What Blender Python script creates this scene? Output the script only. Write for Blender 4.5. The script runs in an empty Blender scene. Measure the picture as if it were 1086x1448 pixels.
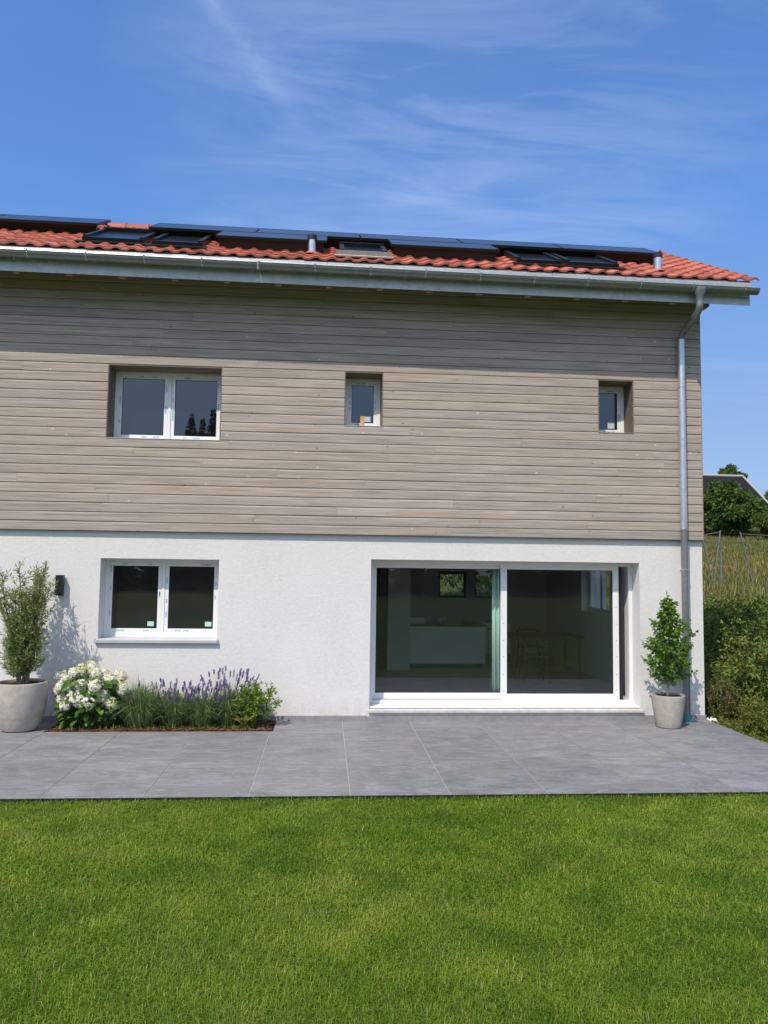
import bpy, math, random
import numpy as np
from mathutils import Vector, Matrix

random.seed(7); RNG = np.random.default_rng(7)
R = math.radians
SC = bpy.context.scene
COL = SC.collection

# ------------------------------------------------------------------ camera
cam_d = bpy.data.cameras.new('camera'); cam = bpy.data.objects.new('camera', cam_d); COL.objects.link(cam)
cam_d.sensor_fit = 'VERTICAL'; cam_d.sensor_height = 36.0; cam_d.sensor_width = 27.0
cam_d.lens = 36.0 * 1088.92 / 1448.0
cam_d.clip_start = 0.05; cam_d.clip_end = 2000
YAW, PITCH, ROLL = 0.0755004, 0.0754959, 0.0128643
fw = Vector((math.sin(YAW)*math.cos(PITCH), math.cos(YAW)*math.cos(PITCH), math.sin(PITCH)))
rt = Vector((math.cos(YAW), -math.sin(YAW), 0)); up = rt.cross(fw)
rt2 = rt*math.cos(ROLL) + up*math.sin(ROLL); up2 = up*math.cos(ROLL) - rt*math.sin(ROLL)
M = Matrix((rt2, up2, -fw)).transposed().to_4x4(); M.translation = (-5.2634, -10.4284, 2.0)
cam.matrix_world = M
SC.camera = cam

# ------------------------------------------------------------------ light
SUN_TRAVEL = Vector((0.65, 1.0, -1.58)).normalized()
sun_el = math.asin(-SUN_TRAVEL.z); to_sun = -SUN_TRAVEL
sun_d = bpy.data.lights.new('sun', 'SUN'); sun_d.energy = 3.35; sun_d.angle = R(0.55); sun_d.color = (1.0, 0.90, 0.76)
sun = bpy.data.objects.new('sun', sun_d); COL.objects.link(sun)
sun.rotation_euler = SUN_TRAVEL.to_track_quat('-Z', 'Y').to_euler(); sun.location = (-20, -30, 40)
W = bpy.data.worlds.new('World'); SC.world = W; W.use_nodes = True
wn = W.node_tree; wn.nodes.clear()
def wnode(t, **k):
    n = wn.nodes.new(t)
    for a, b in k.items(): setattr(n, a, b)
    return n
sky = wnode('ShaderNodeTexSky', sky_type='NISHITA', sun_disc=False)
sky.sun_elevation = sun_el; sky.sun_rotation = math.atan2(to_sun.x, to_sun.y)
sky.air_density = 1.0; sky.dust_density = 0.35; sky.ozone_density = 1.6; sky.altitude = 400
hs = wnode('ShaderNodeHueSaturation'); hs.inputs['Saturation'].default_value = 1.16; hs.inputs['Hue'].default_value = 0.503; hs.inputs['Value'].default_value = 1.0
wn.links.new(sky.outputs[0], hs.inputs['Color'])
tc = wnode('ShaderNodeTexCoord'); sep = wnode('ShaderNodeSeparateXYZ'); wn.links.new(tc.outputs['Generated'], sep.inputs[0])
def wmath(op, a, b):
    n = wnode('ShaderNodeMath', operation=op)
    for i, v in enumerate((a, b)):
        if isinstance(v, (int, float)): n.inputs[i].default_value = v
        else: wn.links.new(v, n.inputs[i])
    return n.outputs[0]
zz = wmath('ADD', wmath('MAXIMUM', sep.outputs[2], 0.0), 0.12)
cx = wmath('DIVIDE', sep.outputs[0], zz); cy = wmath('DIVIDE', sep.outputs[1], zz)
comb = wnode('ShaderNodeCombineXYZ'); wn.links.new(cx, comb.inputs[0]); wn.links.new(cy, comb.inputs[1])
def wlin(fac, stops):
    r = wnode('ShaderNodeValToRGB'); e = r.color_ramp.elements
    while len(e) < len(stops): e.new(.5)
    for q, (p, c) in enumerate(stops): e[q].position = p; e[q].color = (c, c, c, 1)
    wn.links.new(fac, r.inputs[0]); return r.outputs[0]
def wnoise(rot, scale, loc, ns, det, rough, dist):
    mp = wnode('ShaderNodeMapping'); mp.inputs['Rotation'].default_value = (0, 0, R(rot)); mp.inputs['Scale'].default_value = scale; mp.inputs['Location'].default_value = loc
    wn.links.new(comb.outputs[0], mp.inputs[0]); n = wnode('ShaderNodeTexNoise'); n.inputs['Scale'].default_value = ns; n.inputs['Detail'].default_value = det; n.inputs['Roughness'].default_value = rough; n.inputs['Distortion'].default_value = dist
    wn.links.new(mp.outputs[0], n.inputs['Vector']); return n.outputs[0]
def wdot(v):
    n = wnode('ShaderNodeVectorMath', operation='DOT_PRODUCT'); wn.links.new(tc.outputs['Generated'], n.inputs[0]); n.inputs[1].default_value = v; return n.outputs['Value']
# air: deeper overhead, less glare low down
grad = wlin(sep.outputs[2], [(0.0, .55), (0.2, .62), (0.42, .95), (0.72, 1.04)])
skyc = wnode('ShaderNodeMixRGB', blend_type='MULTIPLY'); skyc.inputs[0].default_value = 1; wn.links.new(hs.outputs[0], skyc.inputs[1]); wn.links.new(grad, skyc.inputs[2])
sky2 = wnode('ShaderNodeMixRGB', blend_type='MULTIPLY'); sky2.inputs[0].default_value = 1; wn.links.new(skyc.outputs[0], sky2.inputs[1]); sky2.inputs[2].default_value = (0.90, 1.02, 1.18, 1)
low = wnode('ShaderNodeMixRGB'); wn.links.new(wlin(sep.outputs[2], [(.05, .75), (.40, 0)]), low.inputs[0]); wn.links.new(sky2.outputs[0], low.inputs[1]); low.inputs[2].default_value = (1.75, 2.5, 3.95, 1)
fine = wlin(wnoise(-32, (0.7, 2.6, 1), (0.3, 0.8, 0), 2.1, 10, .62, .9), [(.42, 0), (.78, 1)])
broad = wlin(wnoise(20, (1, 1, 1), (1.7, .4, 0), .9, 4, .5, .4), [(.40, 0), (.70, 1)])
patch = wlin(wdot((0.1137, 0.8508, 0.5130)), [(.93, 0), (1.0, 1)])
haze = wmath('MULTIPLY', wmath('MULTIPLY', fine, wmath('ADD', wmath('MULTIPLY', patch, .38), wmath('MULTIPLY', broad, .15))), 1.0)
veil = wmath('MULTIPLY', wmath('MULTIPLY', patch, wlin(wnoise(-30, (0.8, 1.6, 1), (0, 0, 0), .9, 5, .55, .5), [(.3, 0), (.7, 1)])), .16)
wob = wmath('MULTIPLY', wmath('SUBTRACT', wnoise(0, (1, 1, 1), (3, 1, 0), 3.2, 5, .6, .0), .5), .05)
streak = wlin(wmath('ABSOLUTE', wmath('ADD', wdot((-0.8248, 0.2536, -0.5053)), wob), 0), [(0.0, 1), (.017, 0)])
streak = wmath('MULTIPLY', wmath('MULTIPLY', streak, wlin(wdot((-0.1062, 0.8063, 0.5819)), [(.9950, 0), (.9990, 1)])), wlin(wnoise(0, (1, 1, 1), (5, 2, 0), 6.5, 6, .65, .4), [(.35, 0), (.75, .42)]))
cf = wmath('MINIMUM', wmath('ADD', wmath('ADD', haze, veil), streak), .75)
mx = wnode('ShaderNodeMixRGB'); wn.links.new(cf, mx.inputs[0]); wn.links.new(low.outputs[0], mx.inputs[1]); mx.inputs[2].default_value = (3.6, 4.3, 5.6, 1)
# added bright cloud and haze, unseen behind the photographer, to lift the shaded facade
south_fill = wmath('MULTIPLY', wlin(wmath('MULTIPLY', sep.outputs[1], -1.0), [(0.0, 0), (.65, 1)]), wlin(wnoise(15, (1, 1, 1), (4, 2, 0), .8, 6, .6, .6), [(.3, .30), (.7, .74)]))
south_fill = wmath('MULTIPLY', south_fill, wlin(sep.outputs[2], [(.20, .40), (.48, 1.08)]))
mxs = wnode('ShaderNodeMixRGB'); wn.links.new(south_fill, mxs.inputs[0]); wn.links.new(mx.outputs[0], mxs.inputs[1]); mxs.inputs[2].default_value = (6.1, 6.35, 6.8, 1)
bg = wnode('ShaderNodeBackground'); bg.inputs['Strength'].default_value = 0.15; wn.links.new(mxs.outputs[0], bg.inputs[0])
wo = wnode('ShaderNodeOutputWorld'); wn.links.new(bg.outputs[0], wo.inputs[0])
SC.view_settings.view_transform = 'Standard'; SC.view_settings.look = 'None'
SC.view_settings.exposure = 0.34; SC.view_settings.gamma = 1.0
SC.cycles.max_bounces = 10; SC.cycles.transparent_max_bounces = 16

# ------------------------------------------------------------------ materials
class NT:
    def __init__(s, name):
        s.m = bpy.data.materials.new(name); s.m.use_nodes = True; s.t = s.m.node_tree
        s.b = s.t.nodes['Principled BSDF']; s.out = s.t.nodes['Material Output']
    def n(s, t, **k):
        x = s.t.nodes.new(t)
        for a, b in k.items():
            if a in x.inputs.keys(): x.inputs[a].default_value = b
            else: setattr(x, a, b)
        return x
    def l(s, a, b): s.t.links.new(a, b)
    def pos(s, scale=(1, 1, 1), rot=(0, 0, 0)):
        g = s.n('ShaderNodeNewGeometry'); mp = s.n('ShaderNodeMapping'); mp.inputs['Scale'].default_value = scale; mp.inputs['Rotation'].default_value = rot
        s.l(g.outputs['Position'], mp.inputs[0]); return mp.outputs[0]
    def noise(s, vec, scale, detail=4, rough=0.5, dist=0.0):
        x = s.n('ShaderNodeTexNoise'); x.inputs['Scale'].default_value = scale; x.inputs['Detail'].default_value = detail
        x.inputs['Roughness'].default_value = rough; x.inputs['Distortion'].default_value = dist
        s.l(vec, x.inputs['Vector']); return x.outputs[0]
    def ramp(s, fac, stops, interp='LINEAR'):
        r = s.n('ShaderNodeValToRGB'); e = r.color_ramp.elements; r.color_ramp.interpolation = interp
        while len(e) < len(stops): e.new(0.5)
        for i, (p, c) in enumerate(stops):
            e[i].position = p; e[i].color = (*c, 1) if len(c) == 3 else c
        s.l(fac, r.inputs[0]); return r.outputs[0]
    def mix(s, f, a, b, mode='MIX'):
        x = s.n('ShaderNodeMixRGB'); x.blend_type = mode
        for i, v in enumerate((f, a, b)):
            if isinstance(v, (int, float)): x.inputs[i].default_value = v
            elif isinstance(v, tuple): x.inputs[i].default_value = (*v, 1)
            else: s.l(v, x.inputs[i])
        return x.outputs[0]
    def math(s, op, a, b=0.0):
        x = s.n('ShaderNodeMath'); x.operation = op
        for i, v in enumerate((a, b)):
            if isinstance(v, (int, float)): x.inputs[i].default_value = v
            else: s.l(v, x.inputs[i])
        return x.outputs[0]
    def bump(s, h, strength=0.3, dist=0.01):
        x = s.n('ShaderNodeBump'); x.inputs['Strength'].default_value = strength; x.inputs['Distance'].default_value = dist
        s.l(h, x.inputs['Height']); s.l(x.outputs[0], s.b.inputs['Normal'])
    def col(s, c):
        if isinstance(c, tuple): s.b.inputs['Base Color'].default_value = (*c, 1)
        else: s.l(c, s.b.inputs['Base Color'])
    def set(s, rough=0.6, metal=0.0, spec=0.5):
        s.b.inputs['Roughness'].default_value = rough; s.b.inputs['Metallic'].default_value = metal
        s.b.inputs['Specular IOR Level'].default_value = spec
    def island(s):
        return s.n('ShaderNodeNewGeometry').outputs['Random Per Island']
    def objrand(s):
        return s.n('ShaderNodeObjectInfo').outputs['Random']
    def attr(s, name):
        a = s.n('ShaderNodeAttribute'); a.attribute_name = name; return a.outputs['Fac']

MT = {}
def simple(name, c, rough=0.6, metal=0.0, var=0.12, scale=9.0, spec=0.5, bump=0.0):
    t = NT(name); v = t.pos()
    a = tuple(x*(1-var) for x in c); b = tuple(min(1, x*(1+var)) for x in c)
    n = t.noise(v, scale, 6, 0.6)
    t.col(t.ramp(n, [(0.3, a), (0.7, b)])); t.set(rough, metal, spec)
    if bump: t.bump(n, bump, 0.01)
    MT[name] = t.m; return t.m

def mk_plaster():
    t = NT('plaster'); v = t.pos()
    n1 = t.noise(v, 1.3, 4, 0.6); n2 = t.noise(v, 24, 6, 0.65, 0.6); n3 = t.noise(v, 95, 3, 0.6)
    t.col(t.mix(t.ramp(n2, [(0.35, (0, 0, 0)), (0.65, (1, 1, 1))]), t.ramp(n1, [(0.3, (0.62, 0.61, 0.60)), (0.7, (0.68, 0.67, 0.66))]), (0.71, 0.70, 0.69)))
    sep = t.n('ShaderNodeSeparateXYZ'); t.l(t.pos(), sep.inputs[0]); base = t.b.inputs['Base Color'].links[0].from_socket
    sp = t.math('MULTIPLY', t.ramp(sep.outputs[2], [(.05, (1,)*3), (.32, (0, 0, 0))]), t.ramp(t.noise(t.pos((2.2, 1, 1)), 5, 6, .65), [(.38, (0, 0, 0)), (.72, (.42,)*3)]))
    st = t.math('MULTIPLY', t.ramp(t.noise(t.pos((1.6, 1, .5)), 1.4, 5, .6, .6), [(.5, (0, 0, 0)), (.8, (.16,)*3)]), 1.0)
    t.col(t.mix(sp, t.mix(st, base, (.56, .53, .48)), (.36, .32, .27)))
    t.set(0.9, 0, 0.2)
    t.bump(t.math('ADD', t.math('MULTIPLY', n2, 0.6), t.math('MULTIPLY', n3, 0.4)), 0.5, 0.016)
    MT['plaster'] = t.m
mk_plaster()
def mk_wood(name, base, var, k=1.0):
    t = NT(name); isl = t.island()
    off = t.n('ShaderNodeCombineXYZ'); t.l(t.math('MULTIPLY', isl, 37.0), off.inputs[0]); t.l(t.math('MULTIPLY', isl, 11.0), off.inputs[2])
    def vec(scale):
        p = t.pos(scale); a = t.n('ShaderNodeVectorMath'); a.operation = 'ADD'; t.l(p, a.inputs[0]); t.l(off.outputs[0], a.inputs[1]); return a.outputs[0]
    g1 = t.noise(vec((0.6, 8, 26)), 1.6, 6, 0.62, 0.9)
    g2 = t.noise(vec((1.3, 30, 95)), 1.5, 4, 0.6, 0.3)
    b1 = tuple(x*q for x, q in zip(base, (.74, .74, .75))); b2 = tuple(x*1.2 for x in base)
    c = t.ramp(g1, [(0.34, b1), (0.5, base), (0.66, b2)])
    c = t.mix(0.45, c, t.ramp(g2, [(0.32, (0.56, 0.53, 0.50)), (0.62, (1.18, 1.175, 1.165))]), 'MULTIPLY')
    # board to board tone
    c = t.mix(1.0, c, t.ramp(isl, [(0.0, (1-var, 1-var, 1-var*0.9)), (0.35, (1.02, 0.99, 0.955)), (0.7, (0.95, 0.95, 0.955)), (1.0, (1+var*0.5, 1+var*0.5, 1+var*0.55))]), 'MULTIPLY')
    # knots: a pale rim and a dark eye
    vo = t.n('ShaderNodeTexVoronoi'); vo.feature = 'F1'; vo.inputs['Scale'].default_value = 1.0; vo.inputs['Randomness'].default_value = 1.0
    t.l(vec((5.2, 0.0, 7.6)), vo.inputs['Vector'])
    d = vo.outputs['Distance']
    pick = t.n('ShaderNodeSeparateColor'); t.l(vo.outputs['Color'], pick.inputs[0])
    pale = t.math('MULTIPLY', t.ramp(d, [(0.04, (0.75,)*3), (0.12, (0, 0, 0))]), t.ramp(pick.outputs[0], [(.60, (0, 0, 0)), (.75, (1, 1, 1))]))
    dark = t.math('MULTIPLY', t.ramp(d, [(0.05, (0.85,)*3), (0.10, (0, 0, 0))]), t.ramp(pick.outputs[1], [(.68, (0, 0, 0)), (.8, (1, 1, 1))]))
    c = t.mix(pale, c, tuple(min(1, x*1.75) for x in base)); c = t.mix(dark, c, (0.13*k, 0.09*k, 0.065*k))
    # fine checks and scratches across the boards
    sc = t.noise(vec((2.6, 6, 1.6)), 3.4, 3, 0.5, 2.2)
    c = t.mix(t.ramp(sc, [(.492, (0, 0, 0)), (.5, (.30,)*3), (.508, (0, 0, 0))]), c, tuple(x*.45 for x in base))
    # warm weather stains, soft streaks
    st = t.noise(t.pos((0.5, 1, 2.1)), 1.1, 5, 0.6, 0.4)
    c = t.mix(t.ramp(st, [(0.60, (0, 0, 0)), (0.75, (0.42,)*3)]), c, (0.40*k, 0.285*k, 0.20*k))
    # a few boards still warm and unweathered in streaks
    wb = t.math('MULTIPLY', t.ramp(isl, [(.86, (0, 0, 0)), (.90, (1, 1, 1))]), t.ramp(t.noise(vec((.9, 6, 14)), 1.2, 4, .6), [(.5, (0, 0, 0)), (.66, (.65,)*3)]))
    c = t.mix(wb, c, (.43*k, .27*k, .165*k))
    t.col(c); t.set(0.78, 0, 0.25)
    t.bump(t.math('ADD', g2, t.math('MULTIPLY', g1, 0.5)), 0.35, 0.006)
    MT[name] = t.m
mk_wood('larch_grey', (0.395, 0.349, 0.310), 0.14)
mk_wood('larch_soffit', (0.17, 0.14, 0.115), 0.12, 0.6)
def mk_zinc(name, c, rough, metal=0.85):
    t = NT(name); v = t.pos(); n = t.noise(v, 7, 8, 0.7, 1.0); n2 = t.noise(v, 30, 3, 0.5)
    t.col(t.ramp(n, [(0.3, tuple(x*0.78 for x in c)), (0.55, c), (0.75, tuple(x*1.15 for x in c))]))
    t.set(rough, metal); t.l(t.ramp(n2, [(0.3, (rough*0.8,)*3), (0.7, (rough*1.2,)*3)]), t.b.inputs['Roughness'])
    MT[name] = t.m
mk_zinc('zinc', (0.26, 0.268, 0.275), 0.42, .6); mk_zinc('zinc_fascia', (0.50, 0.53, 0.55), 0.5, 0.25); mk_zinc('zinc_apron', (0.36, 0.385, 0.40), 0.5, .5); mk_zinc('zinc_bright', (0.62, 0.65, 0.68), 0.4, 0.8)
mk_zinc('steel', (0.62, 0.63, 0.64), 0.28, 0.9)
def mk_tile():
    t = NT('clay_tile'); v = t.pos(); isl = t.island(); n = t.noise(v, 14, 5, 0.6); n2 = t.noise(v, 2.2, 3, 0.5)
    c = t.ramp(isl, [(0.0, (0.27, 0.075, 0.048)), (0.35, (0.44, 0.115, 0.064)), (0.8, (0.48, 0.128, 0.072)), (1.0, (0.55, 0.18, 0.11))])
    c = t.mix(t.ramp(n, [(0.42, (0, 0, 0)), (0.72, (0.55,)*3)]), c, (0.26, 0.085, 0.055))
    c = t.mix(t.ramp(n2, [(0.5, (0, 0, 0)), (0.75, (0.3,)*3)]), c, (0.52, 0.19, 0.12))
    t.col(c); t.set(0.62, 0, 0.4); t.bump(n, 0.15, 0.01); MT['clay_tile'] = t.m
mk_tile()
simple('pvc_white', (0.77, 0.775, 0.78), 0.38, 0, 0.03, 5)
simple('alu_sill', (0.52, 0.54, 0.57), 0.45, 0.3, 0.05, 8)
simple('gasket', (0.012, 0.012, 0.013), 0.6)
simple('blue_film', (0.22, 0.47, 0.68), 0.45, 0, 0.25, 60)
simple('mint_sticker', (0.42, 0.66, 0.55), 0.5, 0, 0.05, 40)
simple('pale_sticker', (0.45, 0.52, 0.56), 0.5, 0, 0.05, 40)
simple('stone_sill', (0.52, 0.50, 0.475), 0.75, 0, 0.16, 11, 0.3, 0.1)
simple('plinth', (0.25, 0.25, 0.26), 0.8, 0, 0.15, 12, 0.3, 0.15)
simple('black_metal', (0.022, 0.023, 0.026), 0.42, 0.3, 0.1, 20)
simple('roof_window_black', (0.030, 0.032, 0.035), 0.38, 0.5, 0.1, 20)
simple('lead_apron', (0.42, 0.385, 0.34), 0.7, 0.1, 0.2, 18)
simple('fresh_timber', (0.55, 0.27, 0.11), 0.7, 0, 0.2, 22)
simple('rafter_timber', (0.38, 0.24, 0.13), 0.75, 0, 0.2, 15)
simple('teal_plastic', (0.03, 0.27, 0.31), 0.4, 0, 0.1, 20)
simple('white_scrap', (0.75, 0.75, 0.76), 0.5, 0, 0.06, 20)
simple('bark', (0.12, 0.09, 0.065), 0.9, 0, 0.35, 20, 0.2, 0.4)
simple('twig', (0.17, 0.14, 0.10), 0.85, 0, 0.3, 30)
simple('green_stem', (0.10, 0.16, 0.05), 0.7, 0, 0.2, 30)
simple('membrane', (0.03, 0.028, 0.027), 0.9)
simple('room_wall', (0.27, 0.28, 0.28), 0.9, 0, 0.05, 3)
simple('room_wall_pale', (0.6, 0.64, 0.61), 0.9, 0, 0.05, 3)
simple('room_floor', (0.50, 0.46, 0.41), 0.5, 0, 0.2, 4)
simple('island_paint', (0.80, 0.86, 0.82), 0.6, 0, 0.04, 4)
simple('worktop', (0.06, 0.05, 0.045), 0.5, 0, 0.2, 8)
simple('ceramic', (0.58, 0.56, 0.53), 0.4, 0, 0.05, 8)
simple('chair_wood', (0.075, 0.048, 0.03), 0.6, 0, 0.2, 12)
simple('curtain_cloth', (0.58, 0.78, 0.69), 0.85, 0, 0.04, 6)
simple('slate', (0.020, 0.021, 0.027), 0.95, 0, 0.25, 6, 0.1)
simple('far_wall', (0.45, 0.42, 0.38), 0.9, 0, 0.06, 2)
simple('pole_metal', (0.20, 0.22, 0.225), 0.5, 0.5, 0.2, 10)
simple('bark_chip', (0.12, 0.055, 0.03), 0.9, 0, 0.5, 30)
simple('pot_soil', (0.035, 0.024, 0.017), 0.95, 0, 0.4, 60, 0.2, 0.8)
simple('screw', (0.25, 0.25, 0.26), 0.4, 0.6)
def mk_soil():
    t = NT('bed_soil'); v = t.pos(); n = t.noise(v, 45, 5, 0.7); n2 = t.noise(v, 6, 3)
    t.col(t.mix(t.ramp(n2, [(0.35, (0, 0, 0)), (0.7, (0.7,)*3)]), t.ramp(n, [(0.35, (0.035, 0.018, 0.012)), (0.7, (0.12, 0.058, 0.035))]), (0.06, 0.034, 0.024)))
    t.set(0.95, 0, 0.2); t.bump(n, 0.8, 0.03); MT['bed_soil'] = t.m
mk_soil()
def mk_pot():
    t = NT('pot_stone'); v = t.pos(); n = t.noise(v, 9, 6, 0.65, 0.8); n2 = t.noise(t.pos((6, 6, 26)), 1.2, 5, 0.6, 0.8); n3 = t.noise(v, 90, 3)
    c = t.ramp(n, [(0.3, (0.33, 0.295, 0.255)), (0.6, (0.43, 0.395, 0.35)), (0.8, (0.49, 0.455, 0.41))])
    c = t.mix(t.ramp(n2, [(0.5, (0, 0, 0)), (0.7, (0.4,)*3)]), c, (0.52, 0.49, 0.45))
    t.col(c); t.set(0.85, 0, 0.25); t.bump(t.math('ADD', n2, t.math('MULTIPLY', n3, 0.4)), 0.25, 0.01); MT['pot_stone'] = t.m
mk_pot()
def mk_paver():
    t = NT('patio_slab'); isl = t.island()
    off = t.n('ShaderNodeCombineXYZ'); t.l(t.math('MULTIPLY', isl, 23.0), off.inputs[0]); t.l(t.math('MULTIPLY', isl, 51.0), off.inputs[1])
    def vec(s, rot=(0, 0, 0)):
        p = t.pos(s, rot); a = t.n('ShaderNodeVectorMath'); a.operation = 'ADD'; t.l(p, a.inputs[0]); t.l(off.outputs[0], a.inputs[1]); return a.outputs[0]
    n = t.noise(vec((1.6, 3.4, 1), (0, 0, 0.35)), 1.15, 7, 0.62, 1.2); n2 = t.noise(vec((1, 1, 1)), 18, 6, 0.65, 0.5); n4 = t.noise(vec((0.9, 3.2, 1), (0, 0, -0.3)), 1.7, 4, 0.55, 2.2)
    c = t.ramp(n, [(0.30, (0.150, 0.156, 0.164)), (0.5, (0.208, 0.213, 0.220)), (0.70, (0.285, 0.290, 0.294))])
    c = t.mix(t.ramp(n2, [(0.4, (0, 0, 0)), (0.7, (0.35,)*3)]), c, (0.155, 0.155, 0.162))
    c = t.mix(t.ramp(n4, [(0.54, (0, 0, 0)), (0.66, (0.48,)*3)]), c, (0.245, 0.205, 0.175))
    c = t.mix(t.ramp(n4, [(0.478, (0, 0, 0)), (0.5, (0.55,)*3), (0.522, (0, 0, 0))]), c, (0.36, 0.36, 0.365))
    c = t.mix(1.0, c, t.ramp(isl, [(0, (0.90, 0.905, 0.915)), (.5, (1.02, 1.01, 1.0)), (1, (1.07, 1.06, 1.05))]), 'MULTIPLY')
    t.col(c); t.set(0.55, 0, 0.35); t.l(t.ramp(n, [(0.3, (0.48,)*3), (0.7, (0.66,)*3)]), t.b.inputs['Roughness'])
    t.bump(n2, 0.12, 0.006); MT['patio_slab'] = t.m
mk_paver()
simple('joint_grout', (0.44, 0.44, 0.42), 0.9, 0, 0.12, 20)
def mk_ground():
    t = NT('lawn_ground'); v = t.pos(); n = t.noise(v, 30, 5, 0.7); n2 = t.noise(v, 1.4, 4, 0.6)
    t.col(t.mix(t.ramp(n2, [(0.35, (0, 0, 0)), (0.65, (1,)*3)]), t.ramp(n, [(0.3, (0.030, 0.058, 0.006)), (0.7, (0.085, 0.135, 0.016))]), t.ramp(n, [(0.3, (0.040, 0.062, 0.008)), (0.7, (0.105, 0.140, 0.022))])))
    t.set(0.95, 0, 0.1); t.bump(n, 0.8, 0.03); MT['lawn_ground'] = t.m
    t = NT('meadow_ground'); v = t.pos(); n = t.noise(v, 5, 7, 0.7); n2 = t.noise(t.pos((0.25, 0.12, 1)), 1.0, 5, 0.6)
    t.col(t.mix(t.ramp(n2, [(0.38, (0, 0, 0)), (0.62, (1,)*3)]), t.ramp(n, [(0.3, (0.055, 0.062, 0.018)), (0.7, (0.13, 0.115, 0.042))]), t.ramp(n, [(0.3, (0.065, 0.085, 0.020)), (0.7, (0.15, 0.16, 0.045))])))
    t.set(0.95, 0, 0.1); t.bump(n, 0.7, 0.1); MT['meadow_ground'] = t.m
mk_ground()
def mk_leaf(name, cols, rough=0.5, trans=0.35, use_attr=None, tr_tint=1.5, spec=0.35, patch=None):
    t = NT(name); r = t.attr(use_attr) if use_attr else t.island()
    k = len(cols)
    c = t.ramp(r, [(i/(k-1), cc) for i, cc in enumerate(cols)])
    if patch:
        pn = t.noise(t.pos(), patch[0], 4, 0.6, 0.4); c = t.mix(1.0, c, t.ramp(pn, [(0.33, patch[1]), (0.67, patch[2])]), 'MULTIPLY')
    t.col(c); t.set(rough, 0, spec)
    tr = t.n('ShaderNodeBsdfTranslucent'); t.l(t.mix(1.0, c, (tr_tint*1.05, tr_tint*1.1, tr_tint*0.55), 'MULTIPLY'), tr.inputs[0])
    ms = t.n('ShaderNodeMixShader'); ms.inputs[0].default_value = trans
    t.l(t.b.outputs[0], ms.inputs[1]); t.l(tr.outputs[0], ms.inputs[2]); t.l(ms.outputs[0], t.out.inputs[0])
    MT[name] = t.m
mk_leaf('grass_blade', [(0.072, 0.152, 0.004), (0.118, 0.218, 0.008), (0.169, 0.270, 0.015), (0.251, 0.319, 0.040), (0.414, 0.371, 0.140)], 0.5, 0.3, 'tint', 1.3, 0.3, (2.1, (0.76, 0.82, 0.85), (1.28, 1.20, 1.2)))
mk_leaf('olive_leaf', [(0.078, 0.132, 0.033), (0.132, 0.202, 0.051), (0.209, 0.279, 0.083), (0.327, 0.389, 0.150)], 0.45, 0.25)
mk_leaf('broad_leaf', [(0.047, 0.118, 0.015), (0.086, 0.187, 0.024), (0.140, 0.258, 0.037), (0.234, 0.359, 0.066)], 0.4, 0.35)
mk_leaf('hydrangea_leaf', [(0.029, 0.078, 0.014), (0.052, 0.130, 0.024), (0.085, 0.176, 0.030), (0.169, 0.273, 0.060)], 0.45, 0.3)
mk_leaf('hydrangea_petal', [(0.66, 0.66, 0.48), (0.79, 0.78, 0.68), (0.82, 0.81, 0.75), (0.85, 0.84, 0.80)], 0.6, 0.25, None, 1.0)
mk_leaf('hydrangea_young', [(0.50, 0.55, 0.26), (0.66, 0.66, 0.42), (0.76, 0.72, 0.52), (0.80, 0.77, 0.64)], 0.6, 0.25, None, 1.0)
mk_leaf('lavender_leaf', [(0.094, 0.155, 0.060), (0.149, 0.227, 0.093), (0.218, 0.302, 0.132), (0.296, 0.386, 0.171)], 0.6, 0.2)
mk_leaf('lavender_flower', [(0.073, 0.040, 0.179), (0.121, 0.070, 0.299), (0.194, 0.118, 0.419), (0.276, 0.187, 0.508)], 0.7, 0.25, None, 1.0)
mk_leaf('shrub_leaf', [(0.069, 0.130, 0.020), (0.112, 0.189, 0.031), (0.169, 0.254, 0.042), (0.263, 0.338, 0.066)], 0.5, 0.35)
mk_leaf('fern_yellow', [(0.22, 0.21, 0.035), (0.33, 0.29, 0.05), (0.42, 0.36, 0.08)], 0.5, 0.35)
mk_leaf('bank_leaf', [(0.030, 0.071, 0.012), (0.069, 0.132, 0.021), (0.124, 0.201, 0.030), (0.228, 0.273, 0.048), (0.331, 0.316, 0.081)], 0.55, 0.3, None, 1.3, 0.3, (0.8, (0.7, 0.75, 0.8), (1.2, 1.15, 1.0)))
mk_leaf('bank_yellow', [(0.085, 0.115, 0.020), (0.155, 0.175, 0.030), (0.24, 0.24, 0.05)], 0.55, 0.35)
mk_leaf('bank_russet', [(0.085, 0.062, 0.030), (0.14, 0.10, 0.045), (0.20, 0.15, 0.075)], 0.6, 0.3)
mk_leaf('bank_silver', [(0.13, 0.13, 0.12), (0.20, 0.20, 0.19), (0.27, 0.27, 0.26)], 0.6, 0.2)
mk_leaf('meadow_blade', [(0.082, 0.099, 0.022), (0.163, 0.159, 0.042), (0.273, 0.221, 0.080), (0.393, 0.318, 0.129)], 0.6, 0.3, 'tint', 1.2, 0.3, (0.12, (0.75, 0.95, 0.8), (1.15, 1.0, 1.0)))
mk_leaf('tree_leaf', [(0.035, 0.075, 0.018), (0.062, 0.118, 0.026), (0.10, 0.165, 0.036), (0.16, 0.22, 0.055)], 0.55, 0.3)
mk_leaf('tree_leaf_light', [(0.050, 0.085, 0.018), (0.085, 0.125, 0.025), (0.14, 0.17, 0.035)], 0.55, 0.3)
mk_leaf('spruce_needles', [(0.012, 0.022, 0.012), (0.022, 0.036, 0.018), (0.036, 0.052, 0.024)], 0.7, 0.1)
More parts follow.
